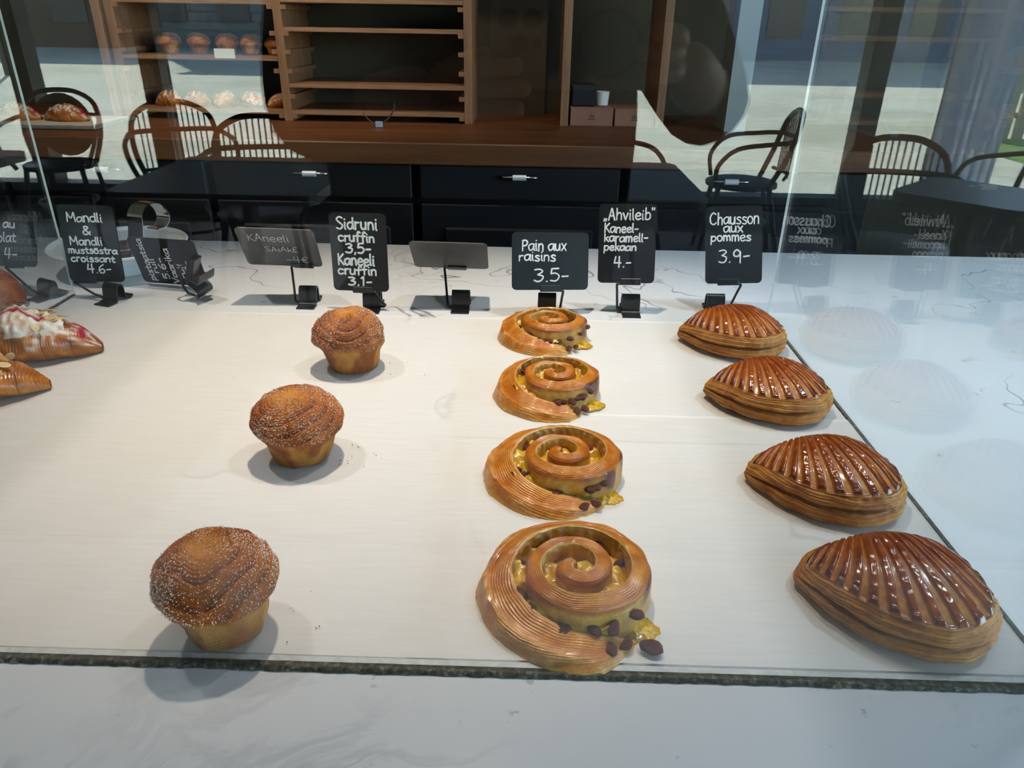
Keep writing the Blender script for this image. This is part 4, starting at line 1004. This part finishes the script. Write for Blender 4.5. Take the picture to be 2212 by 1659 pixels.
# ------------------------------------------------------------------ back counter, shelving
bc_ = empty('back_counter', (-.9, 2.6, -.9)); tag(bc_, 'black panelled back counter with white-gripped drawer handles under a thick wooden worktop', 'counter')
MB().box((0, .03, .44), (3.9, .62, .86)).build('cabinet_body', BLACKCAB, bc_)
hb = None
for i in range(6):
    x = -1.87 + .627 * i
    if i == 0:
        d0 = MB().box((0, 0, 0), (.60, .02, .100), bev=.003).build('drawer', BLACKCAB, bc_); d0.location = (x + .235, -.34, .836)
        h0 = MB().tube([(-.020, -.022, 0), (.020, -.022, 0)], .0085, 12).build('handle_grip', flat_mat('white_ceramic_grip', lin((236, 234, 240)), .25, nscale=4, namt=.02), d0)
        h1 = MB().tube(catmull([(-.052, .0, .0), (-.050, -.016, 0), (-.038, -.022, 0), (.0, -.022, 0), (.038, -.022, 0), (.050, -.016, 0), (.052, 0, 0)], 3), .0045, 8).build('handle_bar', STEEL, d0, True)
        h0.location = h1.location = (0, -.01, .022)
        p0 = MB().box((0, 0, 0), (.60, .02, .70), bev=.003).build('door', BLACKCAB, bc_); p0.location = (x + .235, -.34, .42)
        MB().box((0, -.008, 0), (.46, .02, .56), bev=.006).build('raised_panel', BLACKCAB, p0)
    else:
        for s_ in (d0, p0):
            c = s_.copy(); COL.objects.link(c); c.parent = bc_; c.location.x = x + .235
            for ch_ in s_.children:
                k = ch_.copy(); COL.objects.link(k); k.parent = c
wt = MB().box((-.92, 2.655, .019), (4.1, .83, .062), bev=.003).build('wooden_worktop', WOOD_TOP); tag(wt, 'long dark walnut-toned wooden worktop on the black back counter', 'worktop')

sh = empty('shelf_unit', (-.5, 2.85, .05)); tag(sh, 'open oak shelving with thin adjustable boards standing on the back worktop', 'shelves')
Z0 = .05
posts = [-1.445, -1.40, -.842, -.213, .118, .447]
for x in posts:
    o = MB().box((0, 0, .62), (.028, .32, 1.24), bev=.001).build('upright', WOOD_POST, sh); o.location = (x + .5, .0, 0)
def board(x0, x1, z, th=.014, mat=WOOD_SHELF, name='shelf_board'):
    o = MB().box((0, 0, 0), (x1 - x0, .31, th), bev=.001).build(name, mat, sh); o.location = ((x0 + x1) / 2 + .5, -.003, z - .05); return o
for x0, x1, zs in ((-1.386, -.856, (.078, .248, .418, .70, .95)), (-.828, -.227, (.078, .165, .339, .425, .70, .95)), (-.199, .104, (.70, .95)), (.132, .433, (.70, .95))):
    for z in zs: board(x0, x1, z)
cl = MB().box((0, 0, 0), (.018, .30, .014)); c0 = None
for x in (-.828 + .009, -.227 - .009, -.856 - .009, -1.386 + .009):
    for z in (.066, .13, .21, .27, .326, .405, .48):
        if c0 is None: c0 = cl.build('shelf_cleat', WOOD_POST, sh); c = c0
        else: c = c0.copy(); COL.objects.link(c)
        c.location = (x + .5, -.01, z - .05)
MB().box((-.12, .158, .60), (1.35, .008, 1.20)).build('back_panel', WALLDARK, sh)

# goods on the shelves
def place_bun(x, z, label, rz, s=.92):
    c = copy_tree(bun); c.location = (x, 2.80, z); c.rotation_euler = (0, 0, rz); c.scale = (s,) * 3
    tag(c, label, 'bun', 'golden buns on the upper left shelf'); return c
for x, l, r in ((-1.262, 'leftmost golden bun in the row on the upper left shelf', .3), (-1.162, 'second golden bun from the left on the upper left shelf', 1.9),
                (-1.065, 'middle golden bun on the upper left shelf, partly behind a white tag', 3.3), (-.980, 'fourth golden bun on the upper left shelf, right of the white tag', 4.4),
                (-.895, 'rightmost golden bun on the upper left shelf, touching the oak upright', 5.2)):
    place_bun(x, .2555, l, r, .80 if x > -.9 else .93)
tg = MB().prism(roundrect(.070, .030, .002, 2), -.0006, .0006); tg.v = [(x, -z, y) for x, y, z in tg.v]
o = tg.build('white_tag', flat_mat('white_tag_card', lin((226, 226, 216)), .6, nscale=10, namt=.03)); o.location = (-1.035, 2.692, .2620); tag(o, 'small blank white tag clipped to the edge of the upper left shelf', 'tag')
cz = .0855
bb = croissant('berry_bun', 'icing-sugared berry bun at the left end of the lower left shelf', 'bun', (-1.29, 2.78, cz), .2, .10, .085, .062, 33, BR, powder=.7, berry=.8, nseg=2, nu=70, nv=40, group='berry buns on the lower left shelf')
for x, l, s_ in ((-1.19, 'second icing-sugared berry bun from the left on the lower left shelf', .2), (-1.087, 'middle icing-sugared berry bun on the lower left shelf', 1.2),
             (-.987, 'icing-sugared berry bun second from the right on the lower left shelf', 2.2), (-.898, 'red-streaked berry bun beside the oak upright on the lower left shelf', .6)):
    c = copy_tree(bb); c.location = (x, 2.78, cz); c.rotation_euler = (0, 0, s_); tag(c, l)
    if x > -.95: c.scale = (.85,) * 3
KRAFT = flat_mat('brown_cardboard', lin((150, 110, 92)), .8, nscale=30, namt=.06)
def carton(x0, x1, z0, z1, y, label):
    t = empty('cardboard_box', ((x0 + x1) / 2, y, z0)); tag(t, label, 'box', 'cardboard boxes in the right shelf bay')
    w, h = x1 - x0, z1 - z0
    MB().box((0, .08, h / 2), (w, .16, h), bev=.001).build('carton', KRAFT, t)
    MB().box((0, .08, h + .001), (w + .002, .163, .003)).build('lid', KRAFT, t)
    # small printed emblem: three rising strokes above a bar
    m = MB()
    for k in (-1, 0, 1): m.box((k * .007, -.0006, h * .5 + .004 - abs(k) * .002), (.0035, .0008, .014 - abs(k) * .004))
    m.box((0, -.0006, h * .5 - .007), (.026, .0008, .003)); m.build('printed_mark', flat_mat('faded_print', lin((104, 62, 52)), .9, nscale=200), t)
carton(.140, .287, .0505, .108, 2.70, 'brown cardboard box on the worktop, left one in the right shelf bay')
carton(.294, .430, .0505, .106, 2.705, 'brown cardboard box on the worktop, right one in the right shelf bay')
bk = MB().box((0, 0, .035), (.082, .10, .070), bev=.003).build('black_carton', flat_mat('black_card', lin((14, 16, 24)), .4, nscale=50)); bk.location = (.185, 2.78, .1115); tag(bk, 'small black carton standing on the left cardboard box', 'box')
cp = MB().lathe([(0, 0), (.020, 0), (.024, .045), (.022, .045), (.018, .003), (0, .003)], n=20).build('paper_cup', PORCELAIN); cp.location = (.255, 2.79, .1115); tag(cp, 'small white paper cup on the left cardboard box', 'cup')
gl = empty('eyeglass_strap', (-.500, 2.56, .0505)); tag(gl, 'thin bent brown strap joined by a small pale blue tag, on the wooden worktop', 'strap')
MB().tube(catmull([(-.055, .02, .052), (-.045, .015, .030), (-.02, .005, .012), (0, 0, .006)], 4), .002, 6).build('strap', WOOD_TOP, gl, True)
MB().tube(catmull([(.05, .03, .075), (.045, .02, .050), (.025, .008, .024), (.006, 0, .008)], 4), .0028, 6).build('strap', CLIP, gl, True)
MB().box((0, -.004, .0105), (.024, .005, .019), rz=0, bev=.001).build('tag', flat_mat('pale_blue_tag', lin((150, 170, 196)), .4, nscale=40), gl)

# tray at the far left of the worktop with berry croissants
tr = empty('pastry_tray', (-1.66, 2.50, .0505)); tag(tr, 'shallow pale tray lined with parchment at the left of the wooden worktop', 'tray')
MB().box((0, 0, .006), (.62, .26, .010), bev=.002).build('tray_base', flat_mat('pale_tray', lin((120, 118, 112)), .5), tr)
MB().box((0, 0, .0125), (.58, .24, .002)).build('liner', flat_mat('tray_paper', lin((206, 190, 184)), .8, nscale=20), tr)
for x, l, r in ((-1.84, 'icing-sugared raspberry croissant at the left of the pale tray', .2), (-1.66, 'icing-sugared raspberry croissant in the middle of the pale tray', .1), (-1.50, 'icing-sugared raspberry croissant at the right of the pale tray', -.1)):
    c = croissant('berry_croissant', l, 'croissant', (x, 2.48, .0645), r, .15, .075, .055, int(x * -100), BR, powder=.8, berry=1, nseg=4, nu=80, nv=40, almonds=4, group='berry croissants on the pale tray') if x < -1.8 else copy_tree(c)
    if x > -1.8: c.location = (x, 2.48, .0645); c.rotation_euler = (0, 0, r); tag(c, l)
# pale pilaster at the right end of the worktop
slab('trim_20', .655, .725, 2.62, 2.76, .05, 1.9, flat_mat('white_painted_post', lin((168, 176, 178)), .5, nscale=3, namt=.03))

# ------------------------------------------------------------------ cafe room behind the photographer (seen in the glass)
DKWOOD = flat_mat('dark_bentwood', lin((44, 30, 24)), .35, nscale=12, namt=.2)
TOPM = flat_mat('grey_laminate', lin((92, 92, 92)), .35, nscale=5, namt=.06, spec=.6)
def table(x0, x1, y0, y1, label, rz=0):
    t = empty('cafe_table', ((x0 + x1) / 2, (y0 + y1) / 2, -.9), rz); tag(t, label, 'table', 'square cafe tables')
    w, d = x1 - x0, y1 - y0
    MB().prism(roundrect(w, d, .05, 5), .715, .75).build('tabletop', TOPM, t)
    MB().tube([(0, 0, .02), (0, 0, .715)], .03, 12).build('pedestal', CHARCOAL, t)
    MB().box((0, 0, .012), (.42, .42, .024), bev=.008).build('foot_plate', CHARCOAL, t)
table(-1.41, -.70, -2.45, -1.73, 'square grey cafe table behind the photographer, reflected left of centre')
table(-.10, .605, -2.50, -1.78, 'square grey cafe table reflected right of the photographer')
table(1.38, 1.82, -2.23, -1.79, 'square grey cafe table turned cornerwise, reflected near the curtained window', PI / 4)
table(-2.85, -2.12, -2.50, -1.75, 'square grey cafe table reflected at the far left')
def chair(loc, rz, label, cane=False):
    t = empty('cafe_chair', loc, rz); tag(t, label, 'chair', 'bentwood cafe chairs')       # faces +Y locally, back at -Y
    MB().lathe([(0, .452), (.19, .452), (.205, .445), (.205, .425), (.18, .418), (0, .425)], n=28).build('seat', DKWOOD, t, True)
    for sx in (-1, 1):
        MB().tube([(sx * .15, .14, .43), (sx * .18, .19, .2), (sx * .19, .22, 0)], [.016, .014, .011], 8).build('leg', DKWOOD, t, True)
        MB().tube([(sx * .15, -.14, .43), (sx * .17, -.20, .2), (sx * .18, -.24, 0)], [.016, .014, .011], 8).build('leg', DKWOOD, t, True)
    MB().tube([(.165 * math.cos(a), .17 * math.sin(a), .22) for a in np.linspace(0, 2 * PI, 24, endpoint=False)], .009, 6, True).build('stretcher_ring', DKWOOD, t, True)
    hoop = catmull([(-.17, -.12, .43), (-.215, -.19, .60), (-.20, -.235, .76), (-.11, -.262, .83), (0, -.268, .845), (.11, -.262, .83), (.20, -.235, .76), (.215, -.19, .60), (.17, -.12, .43)], 6)
    MB().tube(hoop, .015, 8).build('back_hoop', DKWOOD, t, True)
    arm = catmull([(-.19, .16, .44), (-.25, .17, .56), (-.27, .08, .66), (-.245, -.10, .69), (-.20, -.22, .70), (0, -.265, .70), (.20, -.22, .70), (.245, -.10, .69), (.27, .08, .66), (.25, .17, .56), (.19, .16, .44)], 6)
    MB().tube(arm, .013, 8).build('arm_rail', DKWOOD, t, True)
    if cane:
        m = MB(); x = np.linspace(-.17, .17, 12); b = []
        P = [(0, -.262, .64)] + [(.17 * math.cos(a), -.245 - .01 * abs(math.sin(a)), .64 + .19 * math.sin(a)) for a in np.linspace(0, 2 * PI, 24)]
        mesh_obj('cane_panel', [(p[0], p[1] + d, p[2]) for d in (0, .008) for p in P], [(0, i, i + 1) for i in range(1, 24)] + [(25, 25 + i + 1, 25 + i) for i in range(1, 24)], DKWOOD, t, False)
    else:
        for k in range(13):
            x = -.168 + .028 * k; top = .835 - 1.9 * x * x
            MB().tube([(x, -.255 + abs(x) * .2, .50), (x, -.265 + abs(x) * .16, top)], .0045, 5).build('slat', DKWOOD, t)
        MB().tube([(-.20, -.20, .50), (0, -.255, .50), (.20, -.20, .50)], .010, 6).build('back_rail', DKWOOD, t, True)
    return t
chair((1.25, -3.75, -.9), math.radians(98), 'bentwood cafe armchair reflected side-on to the right of the photographer')
chair((1.57, -2.42, -.9), math.radians(8), 'bentwood cafe armchair reflected with its slatted back behind the right table')
chair((2.42, -3.05, -.9), math.radians(80), 'bentwood cafe armchair reflected beside the sheer curtain')
chair((-1.26, -2.78, -.9), math.radians(-12), 'bentwood cafe armchair reflected behind the left table, slats against the square')
chair((-1.86, -3.35, -.9), math.radians(-30), 'bentwood cafe armchair reflected farther back, left of the slatted one')
chair((-2.88, -3.9, -.9), math.radians(-15), 'bentwood cafe armchair with solid round back reflected at the left edge', cane=True)
chair((.47, -3.3, -.9), math.radians(-60), 'bentwood cafe armchair reflected just right of the photographer')

# sheer curtain inside the oblique window
def curtain(t0, t1, label, seed, squeeze=0.):
    m, nt, b = node_mat('sheer_curtain'); out = [n for n in nt.nodes if n.type == 'OUTPUT_MATERIAL'][0]
    tl = nt.nodes.new('ShaderNodeBsdfTranslucent'); tl.inputs[0].default_value = lin4((236, 243, 252))
    df = nt.nodes.new('ShaderNodeBsdfDiffuse'); df.inputs[0].default_value = lin4((232, 240, 252)); tp = nt.nodes.new('ShaderNodeBsdfTransparent')
    a1 = nt.nodes.new('ShaderNodeMixShader'); a1.inputs[0].default_value = .4; L(nt, tl.outputs[0], a1.inputs[1]); L(nt, df.outputs[0], a1.inputs[2])
    a2 = nt.nodes.new('ShaderNodeMixShader'); a2.inputs[0].default_value = .82; L(nt, tp.outputs[0], a2.inputs[1]); L(nt, a1.outputs[0], a2.inputs[2]); L(nt, a2.outputs[0], out.inputs[0])
    nu, nv = 160, 20; V = []; nn = Vector((-dAB.y, dAB.x)).normalized()
    for i in range(nu):
        for j in range(nv):
            u = i / (nu - 1); v = j / (nv - 1); s_ = 1 - squeeze * (1 - v) ** .7
            p = A + dAB * (t0 + (t1 - t0) * (u * s_)); off = .16 + .035 * math.sin(u * 46 + seed) + .012 * math.sin(u * 97)
            V.append((p.x + nn.x * off, p.y + nn.y * off, -.66 + 2.25 * v))
    o = mesh_obj('sheer_curtain', V, grid_faces(nu, nv, cu=False), m); tag(o, label, 'curtain'); return o
curtain(.03, .20, 'gathered sheer blue-white curtain hanging in the right-hand window', 1)

# ------------------------------------------------------------------ photographer and phone
SKIN = flat_mat('skin', lin((196, 146, 122)), .5, nscale=30, namt=.05)
JACKET = flat_mat('black_jacket_cloth', lin((12, 12, 15)), .95, nscale=120, spec=.06, namt=.25, bstr=.3)
TROUS = flat_mat('dark_trouser_cloth', lin((22, 24, 30)), .95, spec=.1, nscale=120, namt=.2)
HAIR = flat_mat('dark_hair', lin((40, 28, 22)), .6, nscale=200, namt=.3)
PO = Vector((-.07, -.40, -.9))
per = empty('person', PO); tag(per, 'photographer in a black jacket holding up a phone, mirrored darkly in the front glass', 'person')
def skin_mesh(name, chains, mat, sub=2):
    """chains: list of lists of (x,y,z,radius); chains that start on an existing point are joined to it"""
    V = []; E = []; Rr = []; key = {}
    roots = []
    for c in chains:
        prev = None
        for k, p in enumerate(c):
            kk = tuple(round(q, 4) for q in p[:3])
            if kk in key: i = key[kk]
            else:
                i = len(V); key[kk] = i; V.append(tuple(Vector(p[:3]) - PO)); Rr.append(p[3])
                if k == 0: roots.append(i)
            if prev is not None: E.append((prev, i))
            prev = i
    me = bpy.data.meshes.new(name); me.from_pydata(V, E, []); me.materials.append(mat)
    o = bpy.data.objects.new(name, me); COL.objects.link(o); o.parent = per
    sk = o.modifiers.new('skin', 'SKIN'); sk.use_smooth_shade = True
    if not me.skin_vertices: me.skin_vertices.new()
    for i, s_ in enumerate(me.skin_vertices[0].data):
        r_ = Rr[i]; s_.radius = r_ if hasattr(r_, '__len__') else (r_, r_); s_.use_root = i in roots
    ss = o.modifiers.new('smooth', 'SUBSURF'); ss.levels = sub; ss.render_levels = sub
    return o
pel = (-.07, -.40, .02, .13); ch_ = (-.07, -.38, .30, .135); shc = (-.07, -.37, .46, .12); nk = (-.07, -.36, .55, .055)
Rsh = (.12, -.36, .47, .062); Rel = (.200, -.20, .290, .042); Rwr = (.150, -.045, .335, .026); Rpa = (.128, -.016, .352, .026)
Lsh = (-.26, -.36, .47, .062); Lel = (-.262, -.22, .255, .042); Lwr = (-.125, -.050, .315, .026); Lpa = (-.088, -.022, .322, .026)
def fing(base, pts, r): return [base] + [(*p, r * (1 - .12 * k)) for k, p in enumerate(pts)]
chains = [[pel, (-.07, -.39, .16, .12), ch_, shc, nk, (-.07, -.34, .60, .050), (-.07, -.315, .655, (.062, .070)), (-.07, -.325, .715, (.072, .088)), (-.07, -.335, .775, (.062, .078))],
          [(-.07, -.325, .715, .08), (-.07, -.238, .692, .013)],
          [(-.07, -.325, .715, .08), (.012, -.335, .700, .013)], [(-.07, -.325, .715, .08), (-.152, -.335, .700, .013)],
          [shc, Rsh, Rel, Rwr, Rpa], [shc, Lsh, Lel, Lwr, Lpa],
          [pel, (.03, -.40, -.05, .085), (.03, -.39, -.44, .058), (.03, -.42, -.82, .042), (.035, -.33, -.865, .034)],
          [pel, (-.17, -.40, -.05, .085), (-.17, -.39, -.44, .058), (-.17, -.42, -.82, .042), (-.175, -.33, -.865, .034)]]
# fingers reach round to the phone's back (towards the glass), thumbs stay on its screen side
for k, (dz, ln_) in enumerate(((.016, .052), (.000, .060), (-.016, .054))):
    b0 = (-.088 + .002, -.022 + .001 * k, .322 + dz * .5, .012)
    chains.append([(b0[0], b0[1], b0[2], .012), (-.066, .004, .325 + dz, .0092), (-.040, .0075, .326 + dz * 1.05, .0088), (-.066 + ln_ + .008, .0065, .327 + dz * 1.1, .0078)])
chains.append([(-.088, -.030, .330, .012), (-.060, -.030, .345, .010), (-.034, -.026, .352, .0085)])
for k, (dz, ln_) in enumerate(((.020, .026), (.004, .034), (-.012, .030))):
    chains.append([(.126, -.016, .352 + dz * .5, .012), (.122, .004, .352 + dz, .0090), (.122 - ln_ * .5, .0065, .352 + dz, .0084), (.122 - ln_, .0060, .352 + dz, .0076)])
chains.append([(.126, -.026, .356, .012), (.110, -.030, .366, .0095), (.090, -.026, .372, .0085)])
skin_mesh('body', chains, SKIN)
J = .030
def gr(p, d): return (*p[:3], p[3] + d)
skin_mesh('jacket', [[(-.07, -.40, -.16, (.215, .15)), (-.07, -.40, -.02, (.21, .145)), (-.07, -.37, .16, (.235, .145)), (-.07, -.36, .30, (.235, .145)), (-.07, -.37, .455, (.17, .12)), (-.07, -.362, .52, .07)],
                     [(-.07, -.37, .455, (.17, .12)), gr(Rsh, .026), gr(Rel, .012), (.166, -.095, .323, .040), (.158, -.068, .330, .034)],
                     [(-.07, -.37, .455, (.17, .12)), gr(Lsh, .026), gr(Lel, .014), (-.158, -.100, .303, .040), (-.140, -.070, .311, .034)]], JACKET)
skin_mesh('trousers', [[(-.07, -.40, .0, .145), (.03, -.40, -.08, .10), (.03, -.39, -.44, .075), (.03, -.415, -.80, .062)], [(-.07, -.40, .0, .145), (-.17, -.40, -.08, .10), (-.17, -.39, -.44, .075), (-.17, -.415, -.80, .062)]], TROUS)
for x in (.033, -.173):
    skin_mesh('shoe', [[(x, -.44, -.855, .045), (x, -.36, -.86, .042), (x, -.28, -.868, .034)]], CLIP)
skin_mesh('hair', [[(-.07, -.36, .64, .085), (-.07, -.36, .72, .096), (-.07, -.345, .79, .080)]], HAIR)
for sx in (-1, 1):
    e = MB().lathe([(0, -.011), (.006, -.009), (.0105, 0), (.006, .009), (0, .011)], n=12).build('eye', PORCELAIN, per, True); e.location = Vector((-.07 + sx * .031, -.262, .715)) - PO
    MB().box((0, .0105, 0), (.008, .002, .008)).build('iris', CLIP, e)
MB().tube([(-.024, .0, .0), (0, .005, -.003), (.024, 0, 0)], .0055, 6).build('mouth', flat_mat('lips', lin((164, 88, 84)), .5), per, True).location = Vector((-.07, -.262, .655)) - PO

ph = empty('smartphone', (.0, -.0075, .38)); tag(ph, 'grey smartphone with three round lenses held up to the glass, faintly mirrored in it', 'phone')
PHM = flat_mat('grey_phone_case', lin((120, 120, 116)), .5, nscale=40, namt=.03)
def yprism(name, poly, y0, y1, mat, parent):
    m = MB(); m.prism(poly, y0, y1); m.v = [(x, z, y) for x, y, z in m.v]; m.f = [tuple(f[::-1]) for f in m.f]
    return m.build(name, mat, parent)
yprism('phone_body', roundrect(.150, .073, .012, 6, .040, -.018), -.0075, .0005, PHM, ph)
yprism('camera_bump', roundrect(.041, .041, .010, 6, -.010, -.010), .0005, .0022, PHM, ph)
LENS = flat_mat('black_lens_glass', (.01, .01, .012), .08, nscale=4)
RING = flat_mat('lens_ring', (.35, .35, .34), .25, 1.0, nscale=4)
for n_, (x, z, r_) in enumerate(((0, 0, .0082), (-.0205, 0, .0082), (-.0100, -.0190, .0082), (.0045, -.0180, .0036))):
    circ = [(x + r_ * math.cos(a), z + r_ * math.sin(a)) for a in np.linspace(0, 2 * PI, 28, endpoint=False)]
    circ2 = [(x + r_ * .86 * math.cos(a), z + r_ * .86 * math.sin(a)) for a in np.linspace(0, 2 * PI, 28, endpoint=False)]
    q_ = yprism('lens_ring', circ, .0022, .0034, RING, ph); yprism('lens', circ2, .0034, .0040, LENS, q_)
m = MB(); m.tube([(.066 + .026 * math.cos(a), 0.0009, -.018 + .026 * math.sin(a)) for a in np.linspace(0, 2 * PI, 40, endpoint=False)], .0014, 6, True)
m.build('magnet_ring', flat_mat('dark_ring', (.05, .05, .05), .5), ph, True)
# sunlit pale stone bench outside the oblique window
bn = empty('stone_bench', (4.15, -5.75, -1.45), rz=.5); tag(bn, 'pale sunlit stone bench outside the curtained window', 'bench')
MB().box((0, 0, .40), (1.9, .7, .14), bev=.02).build('seat', flat_mat('pale_stone', lin((224, 222, 210)), .8, nscale=5, namt=.06), bn)
for s_ in (-1, 1): MB().box((s_ * .7, 0, .17), (.3, .55, .34), bev=.02).build('leg', flat_mat('pale_stone', lin((200, 198, 188)), .8, nscale=5), bn)
